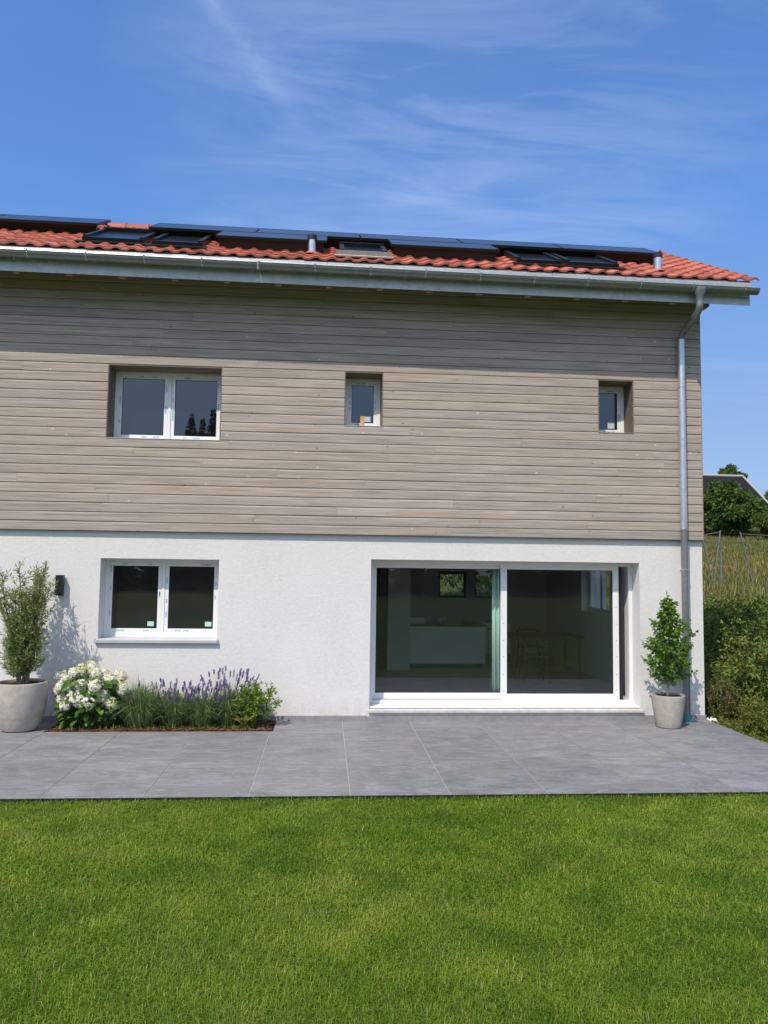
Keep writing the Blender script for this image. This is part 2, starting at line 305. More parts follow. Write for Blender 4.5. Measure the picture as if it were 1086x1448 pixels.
def mk_glass(name, refl, tint, dust):
    t = NT(name); t.t.nodes.remove(t.b)
    tr = t.n('ShaderNodeBsdfTransparent'); tr.inputs[0].default_value = (*tint, 1)
    gl = t.n('ShaderNodeBsdfGlossy'); gl.inputs['Roughness'].default_value = 0.004; gl.inputs[0].default_value = (0.92, 0.97, 1.0, 1)
    df = t.n('ShaderNodeBsdfDiffuse'); df.inputs[0].default_value = (0.5, 0.52, 0.5, 1)
    nn = t.noise(t.pos((1, 1, 1.5)), 2.2, 5, 0.6, 0.5)
    m0 = t.n('ShaderNodeMixShader'); t.l(t.ramp(nn, [(0.3, (dust*0.5,)*3), (0.7, (dust*1.5,)*3)]), m0.inputs[0]); t.l(tr.outputs[0], m0.inputs[1]); t.l(df.outputs[0], m0.inputs[2])
    ge = t.n('ShaderNodeNewGeometry'); dt = t.n('ShaderNodeVectorMath'); dt.operation = 'DOT_PRODUCT'; t.l(ge.outputs['Incoming'], dt.inputs[0]); t.l(ge.outputs['Normal'], dt.inputs[1])
    sch = t.math('ADD', t.math('MULTIPLY', t.math('POWER', t.math('SUBTRACT', 1.0, t.math('ABSOLUTE', dt.outputs['Value'])), 5.0), .96), .04)
    f = t.math('MINIMUM', t.math('MULTIPLY', sch, refl), 1.0)
    m1 = t.n('ShaderNodeMixShader'); t.l(f, m1.inputs[0]); t.l(m0.outputs[0], m1.inputs[1]); t.l(gl.outputs[0], m1.inputs[2])
    t.l(m1.outputs[0], t.out.inputs[0]); MT[name] = t.m
mk_glass('pane_glass', 2.0, (0.78, 0.84, 0.83), 0.008)
mk_glass('dusty_pane_glass', 2.2, (0.80, 0.86, 0.85), 0.022)
mk_glass('upper_pane_glass', 3.0, (0.50, 0.56, 0.56), 0.012)
def mk_pv():
    t = NT('pv_cell'); g = t.n('ShaderNodeTexCoord')
    n = t.noise(t.pos(), 3, 3)
    t.col(t.ramp(n, [(0.3, (0.010, 0.013, 0.022)), (0.7, (0.016, 0.020, 0.032))])); t.set(0.22, 0, 0.5); MT['pv_cell'] = t.m
mk_pv()

# ------------------------------------------------------------------ mesh helpers
class MB:
    def __init__(s): s.v = []; s.f = []
    def add(s, vs, fs):
        o = len(s.v); s.v += [tuple(p) for p in vs]; s.f += [tuple(i+o for i in f) for f in fs]; return s
    def box(s, x0, x1, y0, y1, z0, z1, mtx=None):
        vs = [Vector(p) for p in ((x0,y0,z0),(x1,y0,z0),(x1,y1,z0),(x0,y1,z0),(x0,y0,z1),(x1,y0,z1),(x1,y1,z1),(x0,y1,z1))]
        if mtx is not None: vs = [mtx @ p for p in vs]
        return s.add(vs, [(0,3,2,1),(4,5,6,7),(0,1,5,4),(1,2,6,5),(2,3,7,6),(3,0,4,7)])
    def frame(s, x0, x1, z0, z1, y0, y1, w, wb=None, wt=None):      # rectangular ring facing -Y
        wb = w if wb is None else wb; wt = w if wt is None else wt
        o = [(x0,z0),(x1,z0),(x1,z1),(x0,z1)]; i = [(x0+w,z0+wb),(x1-w,z0+wb),(x1-w,z1-wt),(x0+w,z1-wt)]
        vs = [(x,y0,z) for x,z in o]+[(x,y0,z) for x,z in i]+[(x,y1,z) for x,z in o]+[(x,y1,z) for x,z in i]
        fs = []
        for k in range(4):
            n = (k+1) % 4
            fs += [(k,n,n+4,k+4),(k+8,k+12,n+12,n+8),(k,k+8,n+8,n),(k+4,n+4,n+12,k+12)]
        return s.add(vs, fs)
    def tube(s, pts, rad, seg=10, cap=True):
        pts = [Vector(p) for p in pts]; n = len(pts)
        if not isinstance(rad, (list, tuple)): rad = [rad]*n
        vs = []; fs = []; ref = None
        for i, p in enumerate(pts):
            d = (pts[min(i+1, n-1)]-pts[max(i-1, 0)])
            d = d.normalized() if d.length > 1e-9 else Vector((0, 0, 1))
            if ref is None: ref = d.orthogonal().normalized()
            ref = (ref-d*ref.dot(d)).normalized(); b = d.cross(ref)
            for k in range(seg):
                a = 2*math.pi*k/seg; vs.append(p+(ref*math.cos(a)+b*math.sin(a))*rad[i])
        for i in range(n-1):
            for k in range(seg):
                k2 = (k+1) % seg; fs.append((i*seg+k, i*seg+k2, (i+1)*seg+k2, (i+1)*seg+k))
        if cap: fs.append(tuple(range(seg-1, -1, -1))); fs.append(tuple((n-1)*seg+k for k in range(seg)))
        return s.add(vs, fs)
    def lathe(s, prof, c=(0, 0, 0), seg=40):
        vs = []; fs = []; n = len(prof)
        for r, z in prof:
            for k in range(seg):
                a = 2*math.pi*k/seg; vs.append((c[0]+r*math.cos(a), c[1]+r*math.sin(a), c[2]+z))
        for i in range(n-1):
            for k in range(seg):
                k2 = (k+1) % seg; fs.append((i*seg+k, i*seg+k2, (i+1)*seg+k2, (i+1)*seg+k))
        fs.append(tuple(range(seg-1, -1, -1))); fs.append(tuple((n-1)*seg+k for k in range(seg)))
        return s.add(vs, fs)
    def prism(s, pts, axis, a, b):      # polygon extruded along an axis; pts (u,v) in the other two
        def P(u, v, w):
            return {'x': (w, u, v), 'y': (u, w, v), 'z': (u, v, w)}[axis]
        n = len(pts); vs = [P(u, v, a) for u, v in pts]+[P(u, v, b) for u, v in pts]
        fs = [tuple(range(n)), tuple(range(2*n-1, n-1, -1))]+[(k, k+n, (k+1) % n+n, (k+1) % n) for k in range(n)]
        return s.add(vs, fs)
    def build(s, name, mat, parent=None, smooth=False, bevel=0.0, recalc=True):
        me = bpy.data.meshes.new(name); me.from_pydata(s.v, [], s.f)
        if recalc:
            import bmesh
            bm = bmesh.new(); bm.from_mesh(me); bmesh.ops.recalc_face_normals(bm, faces=bm.faces); bm.to_mesh(me); bm.free()
        return finish(me, name, mat, parent, smooth, bevel)
def finish(me, name, mat, parent=None, smooth=False, bevel=0.0):
    me.materials.append(MT[mat] if isinstance(mat, str) else mat)
    if smooth:
        me.polygons.foreach_set('use_smooth', np.ones(len(me.polygons), bool))
        me.set_sharp_from_angle(angle=R(40))
    o = bpy.data.objects.new(name, me); COL.objects.link(o)
    if parent is not None: o.parent = parent; o.matrix_parent_inverse = parent.matrix_basis.inverted()
    if bevel:
        b = o.modifiers.new('bevel', 'BEVEL'); b.width = bevel; b.segments = 2; b.limit_method = 'ANGLE'; b.angle_limit = R(40)
    return o
def np_mesh(name, verts, faces, mat, parent=None, attr=None, smooth=False):
    """verts (n,3); faces: list of int arrays (m,k)"""
    me = bpy.data.meshes.new(name)
    me.vertices.add(len(verts)); me.vertices.foreach_set('co', np.ascontiguousarray(verts, np.float32).ravel())
    nl = sum(f.size for f in faces); me.loops.add(nl)
    me.loops.foreach_set('vertex_index', np.concatenate([f.ravel() for f in faces]).astype(np.int32))
    tot = np.concatenate([np.full(len(f), f.shape[1], np.int32) for f in faces])
    me.polygons.add(len(tot)); me.polygons.foreach_set('loop_start', np.concatenate([[0], np.cumsum(tot)[:-1]]).astype(np.int32))
    me.update(calc_edges=True)
    if attr is not None:
        a = me.attributes.new('tint', 'FLOAT', 'POINT'); a.data.foreach_set('value', attr.astype(np.float32))
    return finish(me, name, mat, parent, smooth)
def tag(o, label=None, cat=None, group=None, kind=None):
    if label: o['label'] = label
    if cat: o['category'] = cat
    if group: o['group'] = group
    if kind: o['kind'] = kind
    return o
def thing(name, loc, label, cat, group=None):
    o = bpy.data.objects.new(name, None); COL.objects.link(o); o.location = loc; o.empty_display_size = 0.2
    return tag(o, label, cat, group)
def unit(a): return a/np.maximum(np.linalg.norm(a, axis=-1, keepdims=True), 1e-9)
def leaf_geo(C, D, L, Wd, N=None, fold=0.25, droop=0.0, pts=6):
    """leaf blades: base C, axis D, length L, width Wd; returns verts, faces"""
    n = len(C); D = unit(D)
    if N is None: N = unit(RNG.normal(size=(n, 3))+np.array([0, 0, 0.9]))
    S = unit(np.cross(D, N)); N = np.cross(S, D)
    L = np.broadcast_to(L, n)[:, None]; Wd = np.broadcast_to(Wd, n)[:, None]
    dr = np.array([0, 0, -1.0])*droop*L
    if pts == 4:
        V = np.stack([C, C+D*L*0.5+S*Wd*0.5+N*Wd*fold+dr*.3, C+D*L+dr, C+D*L*0.5-S*Wd*0.5+N*Wd*fold+dr*.3], 1)
        F = np.arange(n)[:, None]*4+np.array([0, 1, 2]); F2 = np.arange(n)[:, None]*4+np.array([0, 2, 3])
        return V.reshape(-1, 3), [np.concatenate([F, F2])]
    V = np.stack([C, C+D*L*0.32+S*Wd*0.46+N*Wd*fold+dr*.15, C+D*L*0.68+S*Wd*0.38+N*Wd*fold*.9+dr*.5, C+D*L+dr, C+D*L*0.68-S*Wd*0.38+N*Wd*fold*.9+dr*.5, C+D*L*0.32-S*Wd*0.46+N*Wd*fold+dr*.15], 1)
    b = np.arange(n)[:, None]*6
    return V.reshape(-1, 3), [np.concatenate([b+np.array([0, 1, 2, 3]), b+np.array([0, 3, 4, 5])])]
def leaves(name, C, D, L, Wd, mat, parent=None, **k):
    v, f = leaf_geo(np.asarray(C, float), np.asarray(D, float), L, Wd, **k); return np_mesh(name, v, f, mat, parent)
def blades(C, D, L, Wd, bend, tint):
    """grass blades: 5 verts each, bending outward and down"""
    n = len(C); side = unit(np.stack([-D[:, 1], D[:, 0], np.zeros(n)], 1)); up = np.array([0, 0, 1.0])
    L = L[:, None]; Wd = Wd[:, None]; bend = bend[:, None]; H = unit(np.stack([D[:, 0], D[:, 1], np.zeros(n)], 1))
    m = C+up*L*0.55+H*L*bend*0.28; t = C+up*L*np.maximum(1.0-bend*0.45, .12)+H*L*bend*0.85
    V = np.stack([C-side*Wd*.5, C+side*Wd*.5, m+side*Wd*.42, m-side*Wd*.42, t], 1).reshape(-1, 3)
    b = np.arange(n)[:, None]*5
    return V, [b+np.array([0, 1, 2, 3]), b+np.array([3, 2, 4])], np.repeat(tint, 5)

# ------------------------------------------------------------------ ground
LAWN = -0.045
def sstep(a, b, x): t = np.clip((x-a)/(b-a), 0, 1); return t*t*(3-2*t)
def terrain(x, y):
    x = np.asarray(x, float); y = np.asarray(y, float)
    w = np.maximum(sstep(0.35, 2.6, x), sstep(7.6, 12, y))
    h = 0.112*np.maximum(y+0.8, 0)+0.35*np.sin(x*.13+y*.07)*sstep(14, 40, y)+.12*np.sin(y*.45+x*.2)*sstep(6, 12, y)
    h = np.where(y > 60, 0.112*60.8+(y-60)*0.03+.35*np.sin(x*.13+y*.07), h)
    return LAWN-0.02*sstep(0.05, .5, x)+w*h
def ground():
    xs = np.unique(np.concatenate([np.linspace(-400, -20, 20), np.linspace(-20, 0.1, 22), np.linspace(0.1, 4, 14), np.linspace(4, 60, 57), np.linspace(60, 400, 18)]))
    ys = np.unique(np.concatenate([np.linspace(-400, -12, 20), np.linspace(-12, 0, 9), np.linspace(0, 70, 71), np.linspace(70, 500, 22)]))
    X, Y = np.meshgrid(xs, ys); Z = terrain(X, Y); V = np.stack([X, Y, Z], -1).reshape(-1, 3); nx = len(xs)
    ii, jj = np.meshgrid(np.arange(len(ys)-1), np.arange(nx-1), indexing='ij'); a = (ii*nx+jj).ravel()
    F = np.stack([a, a+1, a+nx+1, a+nx], 1)
    o = np_mesh('ground', V, [F], 'lawn_ground', smooth=True); o.data.materials.append(MT['meadow_ground'])
    cx = V[F].mean(1); o.data.polygons.foreach_set('material_index', (((cx[:, 0] > 0.4) & (cx[:, 1] > -4.5)) | (cx[:, 1] > 7.6)).astype(np.int32))
    tag(o, 'ground of the lawn rising to the meadow on the right', 'ground', kind='structure')
ground()
def lawn():
    n0 = 700000
    # spread over the strip in front of the terrace, thinner to the far sides and behind the photographer
    y = -3.414-RNG.random(n0)**1.05*5.4; x = -5.2+RNG.uniform(-1, 1, n0)*(2.7+(y+10.6)*0.46)*1.02
    k = (y > -10) & (x > -13) & (x < 2.2)
    x, y = x[k], y[k]
    x2 = RNG.uniform(-13, 3, 90000); y2 = RNG.uniform(-12, -3.42, 90000); x = np.concatenate([x, x2]); y = np.concatenate([y, y2])
    x3 = np.concatenate([RNG.uniform(-.6, 6, 190000), RNG.uniform(-14.5, -9.8, 90000)]); y3 = RNG.uniform(-9.5, -3.42, 280000); x = np.concatenate([x, x3]); y = np.concatenate([y, y3])
    n = len(x); dist = np.hypot(x+5.26, y+10.43)
    clump = np.sin(x*9.1+np.sin(y*7.3)*1.7)+np.sin(y*11.3+np.sin(x*5.9)*2.0)+1.2*np.sin(x*2.3+y*3.1+1)
    ang = clump*.5+RNG.uniform(-np.pi, np.pi, n)
    D = np.stack([np.cos(ang), np.sin(ang), np.zeros(n)], 1)
    L = np.clip(RNG.normal(0.040, 0.011, n), .016, .08)*(1+.07*clump/2); stray = RNG.random(n) < .006; L[stray] *= 1.5
    edge = (y > -3.47) & (RNG.random(n) < .5); L[edge] *= RNG.uniform(1.0, 1.7, edge.sum()); Wd = RNG.uniform(.0020, .0042, n)*np.clip(dist/4.2, .85, 1.5)*np.where((x > .6) | (x < -11), 1.5, 1.0)
    bend = np.clip(RNG.normal(1.12, .34, n), .1, 1.75)
    patch = .5+.5*np.sin(x*1.3+1.7*np.sin(y*.9)+.6)*np.sin(y*1.9+.8*np.sin(x*1.7))
    patch2 = np.sin(x*3.7+2*np.sin(y*2.9+1)+y)*np.sin(y*5.1+1.5*np.sin(x*4.3)); patch3 = np.sin(x*6.3+1.3*np.sin(y*7.7))*np.sin(y*8.9+1.7*np.sin(x*5.1+2)); tint = np.clip(.17+.22*patch+.13*patch2+.09*patch3+RNG.normal(.12, .20, n), 0, .82); dry = RNG.random(n) < .045; tint[dry] = RNG.uniform(.82, 1, dry.sum())
    C = np.stack([x, y, np.full(n, LAWN-.004)], 1)
    v, f, t = blades(C, D, L, Wd, bend, tint)
    o = np_mesh('lawn_grass', v, f, 'grass_blade', attr=t)
    tag(o, 'short green lawn grass in front of the grey terrace', 'grass', kind='stuff')
lawn()

# ------------------------------------------------------------------ terrace
BX0, BX1, BY = -8.62, -5.865, -0.665
def patio():
    xs = [-14]+[round(-3.2+.9*k, 3) for k in range(-11, 4)]+[.035]
    ys = [-3.40, -2.03, BY, 0.0]; g = .0034; m = MB(); rr = random.Random(3)
    def slab(x0, x1, y0, y1):
        if x1-x0 < .03 or y1-y0 < .02: return
        b = .002; dz = rr.uniform(-.0006, .0006)
        vs = [(x0,y0,-.028),(x1,y0,-.028),(x1,y1,-.028),(x0,y1,-.028),(x0,y0,-b+dz),(x1,y0,-b+dz),(x1,y1,-b+dz),(x0,y1,-b+dz),(x0+b,y0+b,dz),(x1-b,y0+b,dz),(x1-b,y1-b,dz),(x0+b,y1-b,dz)]
        m.add(vs, [(0,3,2,1),(0,1,5,4),(1,2,6,5),(2,3,7,6),(3,0,4,7),(4,5,9,8),(5,6,10,9),(6,7,11,10),(7,4,8,11),(8,9,10,11)])
    for j in range(3):
        gy = .0011
        y0, y1 = ys[j]+gy, ys[j+1]-gy
        for i in range(len(xs)-1):
            x0, x1 = xs[i]+g, xs[i+1]-g
            if j < 2: slab(x0, x1, y0, y1)
            else:
                if x1 <= BX0 or x0 >= BX1: slab(x0, x1, y0, y1)
                else:
                    if x0 < BX0: slab(x0, BX0, y0, y1)
                    if x1 > BX1: slab(BX1, x1, y0, y1)
    o = m.build('terrace', 'patio_slab'); tag(o, 'grey stone slab terrace along the house', 'terrace', kind='structure')
    g2 = MB(); zt = -.005
    for x0, x1, y0, y1 in ((-14, .034, -3.398, BY), (-14, BX0, BY, 0), (BX1, .034, BY, 0)): g2.box(x0, x1, y0, y1, -.09, zt)
    gr = g2.build('terrace_bedding', 'joint_grout'); tag(gr, 'pale grout bed in the joints between terrace slabs', 'grout', kind='structure')
    e = MB(); e.box(-14, .036, -3.412, -3.402, -.09, -.006)
    ed = e.build('terrace_edging', 'black_metal'); tag(ed, 'thin dark edging strip between terrace and lawn', 'edging', kind='structure')
    # planting bed
    nx, ny = 90, 22; X, Y = np.meshgrid(np.linspace(BX0, BX1, nx), np.linspace(BY, -.002, ny)); Z = -.022+.030*RNG.random(X.shape)*sstep(0, .05, np.minimum(np.minimum(X-BX0, BX1-X), Y-BY))+.02*np.sin(X*5)*np.sin(Y*7+1)*sstep(0, .12, Y-BY)
    V = np.stack([X, Y, Z], -1).reshape(-1, 3); ii, jj = np.meshgrid(np.arange(ny-1), np.arange(nx-1), indexing='ij'); a = (ii*nx+jj).ravel()
    s = np_mesh('planting_bed', V, [np.stack([a, a+1, a+nx+1, a+nx], 1)], 'bed_soil', smooth=True); tag(s, 'strip of dark brown planting soil against the white wall', 'soil', kind='structure')
    mm = MB(); r = random.Random(5)
    for k in range(900):
        x = r.uniform(BX0+.02, BX1-.02); y = BY+.015+r.random()**1.4*(-BY-.05); l = r.uniform(.008, .03); w = l*r.uniform(.3, .6)
        mt = Matrix.Translation((x, y, r.uniform(.0, .016))) @ Matrix.Rotation(r.uniform(0, 6.28), 4, 'Z') @ Matrix.Rotation(r.uniform(-.6, .6), 4, 'X')
        mm.box(-l, l, -w, w, -.003, .003, mt)
    c = mm.build('bark_mulch', 'bark_chip', recalc=False); tag(c, 'reddish brown bark mulch scattered over the planting bed', 'mulch', kind='stuff')
patio()

# ------------------------------------------------------------------ house
XL = -13.0; YB = 6.76
house = thing('house', (XL/2, YB/2, 0), 'two storey house with white plaster below grey timber boards and red tiled roof', 'house')
def grid_wall(m, x0, x1, z0, z1, holes, y0, y1):
    """wall in the XZ plane between y0 and y1 with rectangular holes (a,b,c,d)=x0,x1,z0,z1"""
    xs = sorted({x0, x1, *[h[0] for h in holes], *[h[1] for h in holes]}); zs = sorted({z0, z1, *[h[2] for h in holes], *[h[3] for h in holes]})
    xs = [x for x in xs if x0 <= x <= x1]; zs = [z for z in zs if z0 <= z <= z1]
    def solid(i, j):
        if i < 0 or j < 0 or i >= len(xs)-1 or j >= len(zs)-1: return False
        cx, cz = (xs[i]+xs[i+1])/2, (zs[j]+zs[j+1])/2
        return not any(a < cx < b and c < cz < d for a, b, c, d in holes)
    idx = {}
    def V(i, j, k):
        key = (i, j, k)
        if key not in idx: idx[key] = len(m.v); m.v.append((xs[i], (y0, y1)[k], zs[j]))
        return idx[key]
    for i in range(len(xs)-1):
        for j in range(len(zs)-1):
            if not solid(i, j): continue
            m.f.append((V(i,j,0), V(i+1,j,0), V(i+1,j+1,0), V(i,j+1,0))); m.f.append((V(i,j,1), V(i,j+1,1), V(i+1,j+1,1), V(i+1,j,1)))
            if not solid(i-1, j): m.f.append((V(i,j,0), V(i,j+1,0), V(i,j+1,1), V(i,j,1)))
            if not solid(i+1, j): m.f.append((V(i+1,j,0), V(i+1,j,1), V(i+1,j+1,1), V(i+1,j+1,0)))
            if not solid(i, j-1): m.f.append((V(i,j,0), V(i,j,1), V(i+1,j,1), V(i+1,j,0)))
            if not solid(i, j+1): m.f.append((V(i,j+1,0), V(i+1,j+1,0), V(i+1,j+1,1), V(i,j+1,1)))
LW = (-8.212, -6.671, 1.056, 2.112); DO = (-4.640, -0.908, 0.150, 2.146)
P = 0.12433; Z0 = 2.468
ZU = Z0+18*P
UW = [(-8.196, -6.694, Z0+10*P, ZU), (-5.038, -4.513, Z0+12*P, ZU), (-1.493, -0.985, Z0+12*P, ZU)]
GW = (2.55, 4.05, 1.28, 2.14)           # gable window, in y
BW = [(-2.76, -2.13, 1.41, 1.98), (-1.95, -1.32, 1.41, 1.98)]
m = MB(); grid_wall(m, XL, 0, -.1, 2.56, [LW, DO], 0.0, .36); m.build('wall', 'plaster', house, recalc=False)
m = MB(); grid_wall(m, XL, 0, -.1, 5.9, BW, YB-.36, YB); m.build('wall', 'plaster', house, recalc=False)
# gable walls (swap axes of the grid wall)
def gable(x0, x1, hole):
    m = MB(); grid_wall(m, .36, YB-.36, -.1, 5.6, hole, 0, 1); m.v = [(x0+(x1-x0)*b, a, c) for a, b, c in m.v]
    m.f = [tuple(reversed(f)) for f in m.f] if x1 > x0 else m.f
    return m.build('gable_wall', 'plaster', house)
gable(-.36, 0, [GW]); gable(XL, XL+.36, [])
for a, b in ((-.30, -.004), (XL+.004, XL+.3)): mm = MB(); mm.prism([(.36, 5.6), (YB-.36, 5.6), (YB-.36, 5.72), (2.0, 7.05), (.36, 6.12)], 'x', a, b); mm.build('gable_top', 'larch_grey', house)
m = MB(); grid_wall(m, XL, -.012, 2.47, 5.96, UW, -.034, .36); m.v = [(x, y, z) for x, y, z in m.v]
uw = m.build('upper_wall', 'membrane', house, recalc=False)
# floors, ceiling, partitions
m = MB(); m.box(XL+.36, -.36, .36, YB-.36, -.08, .12); m.build('floor', 'room_floor', house)
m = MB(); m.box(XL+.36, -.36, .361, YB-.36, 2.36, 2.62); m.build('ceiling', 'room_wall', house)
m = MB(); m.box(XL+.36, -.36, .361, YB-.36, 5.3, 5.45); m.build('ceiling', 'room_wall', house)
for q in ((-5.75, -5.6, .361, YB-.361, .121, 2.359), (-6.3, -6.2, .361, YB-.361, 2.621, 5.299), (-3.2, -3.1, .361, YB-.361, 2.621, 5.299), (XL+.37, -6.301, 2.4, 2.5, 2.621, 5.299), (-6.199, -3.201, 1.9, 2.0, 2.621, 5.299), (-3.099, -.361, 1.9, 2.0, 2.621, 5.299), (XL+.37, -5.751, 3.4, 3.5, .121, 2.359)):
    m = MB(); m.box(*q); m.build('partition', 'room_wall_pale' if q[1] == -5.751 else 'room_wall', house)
m = MB(); m.box(-4.05, -3.62, 4.3, 4.72, .121, 2.359); m.build('pillar', 'room_wall_pale', house)
# plinth
m = MB()
m.box(XL, DO[0]-.03, -.012, -.001, -.02, .066); m.box(DO[0]-.029, DO[1]+.05, -.024, -.001, -.02, .058); m.box(DO[1]+.051, .012, -.012, -.001, -.02, .066); m.box(.001, .012, 0, YB, -.02, .066)
m.build('plinth', 'plinth', house, bevel=.002)

# ---- timber boards
def cladding():
    m = MB(); r = random.Random(11); x_end = -.006; yf = -.060; yb = -.040
    def board(x0, x1, z0, z1, dy):
        # weatherboard: lower edge chamfered to a shadow gap, top edge eased
        g = .0045; c = .005
        pr = [(yb, z0+g), (yf+dy+c*.6, z0+g), (yf+dy, z0+g+c), (yf+dy+.0008, z1-.022), (yf+dy+.0055, z1-.0015), (yb, z1-.0005)]
        m.prism([(y, z) for y, z in pr], 'x', x0, x1)
    nrow = 28
    for k in range(nrow):
        z0 = Z0+k*P; z1 = z0+P; zc = (z0+z1)/2
        cuts = sorted((a, b) for a, b, c, d in UW if c < zc < d)
        segs = []; x = XL
        for a, b in cuts: segs.append((x, a)); x = b
        segs.append((x, x_end))
        for a, b in segs:
            x = a-(r.uniform(0, 3.5) if a == XL else 0); first = True
            while x < b-.001:
                l = r.uniform(2.6, 4.6)
                if first and a != XL: l = r.uniform(1.2, 4.4)
                first = False
                e = min(x+l, b)
                if b-e < .5: e = b
                board(max(x, a)+.0007, e-.0007, z0, z1, r.uniform(-.0018, .0018)); x = e
    return m.build('cladding', 'larch_grey', house)
clad = cladding()
# reveals of the upper windows: timber lining boards, darkened to deepen their shade
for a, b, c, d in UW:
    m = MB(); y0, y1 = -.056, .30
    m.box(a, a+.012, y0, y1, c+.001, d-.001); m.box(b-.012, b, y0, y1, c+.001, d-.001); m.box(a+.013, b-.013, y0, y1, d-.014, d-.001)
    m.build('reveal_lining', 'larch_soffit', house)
m = MB(); m.box(-.0055, .004, -.052, -.03, Z0+.01, 5.7); m.box(-.004, .018, -.03, .36, Z0+.002, 5.74); m.build('corner_batten', 'rafter_timber', house)

# ---- windows
def strips(win, x0, x1, z0, z1, y, n, r, vertical=False):
    """printed marks on the protective film of a frame"""
    for _ in range(n):
        m = MB()
        if vertical:
            z = r.uniform(z0+.05, z1-.13); l = r.uniform(.04, .095); t = z
            while t < z+l: h = r.uniform(.007, .013); m.box(x0, x1, y-.0012, y, t, t+h); t += h+.003
        else:
            x = r.uniform(x0+.05, x1-.13); l = r.uniform(.04, .105); t = x
            while t < x+l: h = r.uniform(.007, .013); m.box(t, t+h, y-.0012, y, z0, z1); t += h+.003
        m.build('film_print', 'blue_film', win, recalc=False)
def window(x0, x1, z0, z1, y, sashes, pane_mat, fb=.055, marks=True, seed=0, handle=True, stickers=(), st_mat='mint_sticker'):
    """y: outer face of the frame"""
    r = random.Random(seed)
    f = MB(); fwid = .045
    e = .001; f.frame(x0+e, x1-e, z0+e, z1-e, y, y+.075, fwid, fb)
    if sashes == 2: xm = (x0+x1)/2; f.box(xm-.022, xm+.022, y+.001, y+.073, z0+fb, z1-fwid)
    win = f.build('window', 'pvc_white', house, bevel=.004)
    cells = [(x0+fwid, x1-fwid)] if sashes == 1 else [(x0+fwid, xm-.022), (xm+.022, x1-fwid)]
    for ci, (a, b) in enumerate(cells):
        s = MB(); sw = .048; g = .002; s.frame(a+g, b-g, z0+fb+g, z1-fwid-g, y+.010, y+.066, sw)
        sa = s.build('sash', 'pvc_white', win, bevel=.004)
        ga = MB(); ga.frame(a+sw+g-.001, b-sw-g+.001, z0+fb+sw+g-.001, z1-fwid-sw-g+.001, y+.020, y+.030, .008); ga.build('gasket', 'gasket', win)
        gx0, gx1, gz0, gz1 = a+sw+.004, b-sw-.004, z0+fb+sw+.004, z1-fwid-sw-.004
        pm = MB(); pm.add([(gx0, y+.025, gz0), (gx1, y+.025, gz0), (gx1, y+.025, gz1), (gx0, y+.025, gz1)], [(0, 1, 2, 3)]); pm.build('pane', pane_mat, win, recalc=False)
        if handle and ci == 0:
            h = MB(); hx = b-.03; hz = (z0+z1)/2-.12; h.box(hx-.014, hx+.014, y+.068, y+.078, hz-.03, hz+.04); h.box(hx-.01, hx+.01, y+.079, y+.105, hz-.09, hz+.01); h.build('handle', 'pvc_white', win)
        for sx, sz, sw_, sh_ in stickers:
            if ci == 0 or sashes == 2:
                k = MB(); px = gx1-.02-sw_-(.0 if ci else .02); k.box(px, px+sw_, y+.0235, y+.0245, gz0+sz, gz0+sz+sh_); k.build('sticker', st_mat, win)
        if marks:
            yy = y+.010
            strips(win, a+.012, b-.012, z0+fb+.016, z0+fb+.034, yy, 2, r); strips(win, a+.012, b-.012, z1-fwid-.034, z1-fwid-.016, yy, 2, r)
            strips(win, a+.016, a+.036, z0+fb, z1-fwid, yy, 3, r, True); strips(win, b-.036, b-.016, z0+fb, z1-fwid, yy, 2, r, True)
    return win
w = window(*LW, .25, 2, 'dusty_pane_glass', fb=.07, seed=1, stickers=((0, .03, .085, .062),)); 
m = MB(); a, b, c, d = LW
m.prism([(-.048, c-.046), (-.048, c-.008), (.25, c+.012), (.25, c-.01), (-.042, c-.014), (-.042, c-.046)], 'x', a-.03, b+.012); m.box(a-.032, a-.030+.006, -.050, -.001, c-.046, c+.008); m.box(b+.008, b+.014, -.050, -.001, c-.046, c+.008)
m.build('sill', 'alu_sill', w, bevel=.002)
for i, (a, b, c, d) in enumerate(UW):
    st = [((0, .02, .08, .055),), ((0, .02, .11, .075),), ((0, .02, .10, .09),)][i]
    w = window(a+.012, b-.012, c+.004, d-.014, .26, 2 if i == 0 else 1, 'upper_pane_glass', fb=.045, seed=20+i, stickers=st if i else (), st_mat='pale_sticker')
    m = MB(); m.prism([(-.066, c+.0005), (.258, c+.010), (.258, c-.002), (-.066, c-.006)], 'x', a+.001, b-.001); m.build('sill', 'larch_grey' if i == 2 else 'alu_sill', w)
# gable and back windows
def side_window():
    f = MB(); f.frame(GW[0], GW[1], GW[2], GW[3], 0, .07, .07); ym = 3.4; f.box(ym-.05, ym+.05, .002, .068, GW[2]+.07, GW[3]-.07); f.v = [(-.14-b, a, c) for a, b, c in f.v]; w = f.build('window', 'pvc_white', house)
    for q0, q1 in ((GW[0]+.07, ym-.05), (ym+.05, GW[1]-.07)):
        pm = MB(); pm.add([(-.17, q0, GW[2]+.07), (-.17, q1, GW[2]+.07), (-.17, q1, GW[3]-.07), (-.17, q0, GW[3]-.07)], [(0, 1, 2, 3)]); pm.build('pane', 'pane_glass', w)
side_window()
for a, b, c, d in BW:
    f = MB(); f.frame(a, b, c, d, YB-.2, YB-.13, .05); w = f.build('window', 'roof_window_black', house)
    pm = MB(); pm.add([(a+.05, YB-.16, c+.05), (b-.05, YB-.16, c+.05), (b-.05, YB-.16, d-.05), (a+.05, YB-.16, d-.05)], [(0, 1, 2, 3)]); pm.build('pane', 'pane_glass', w)

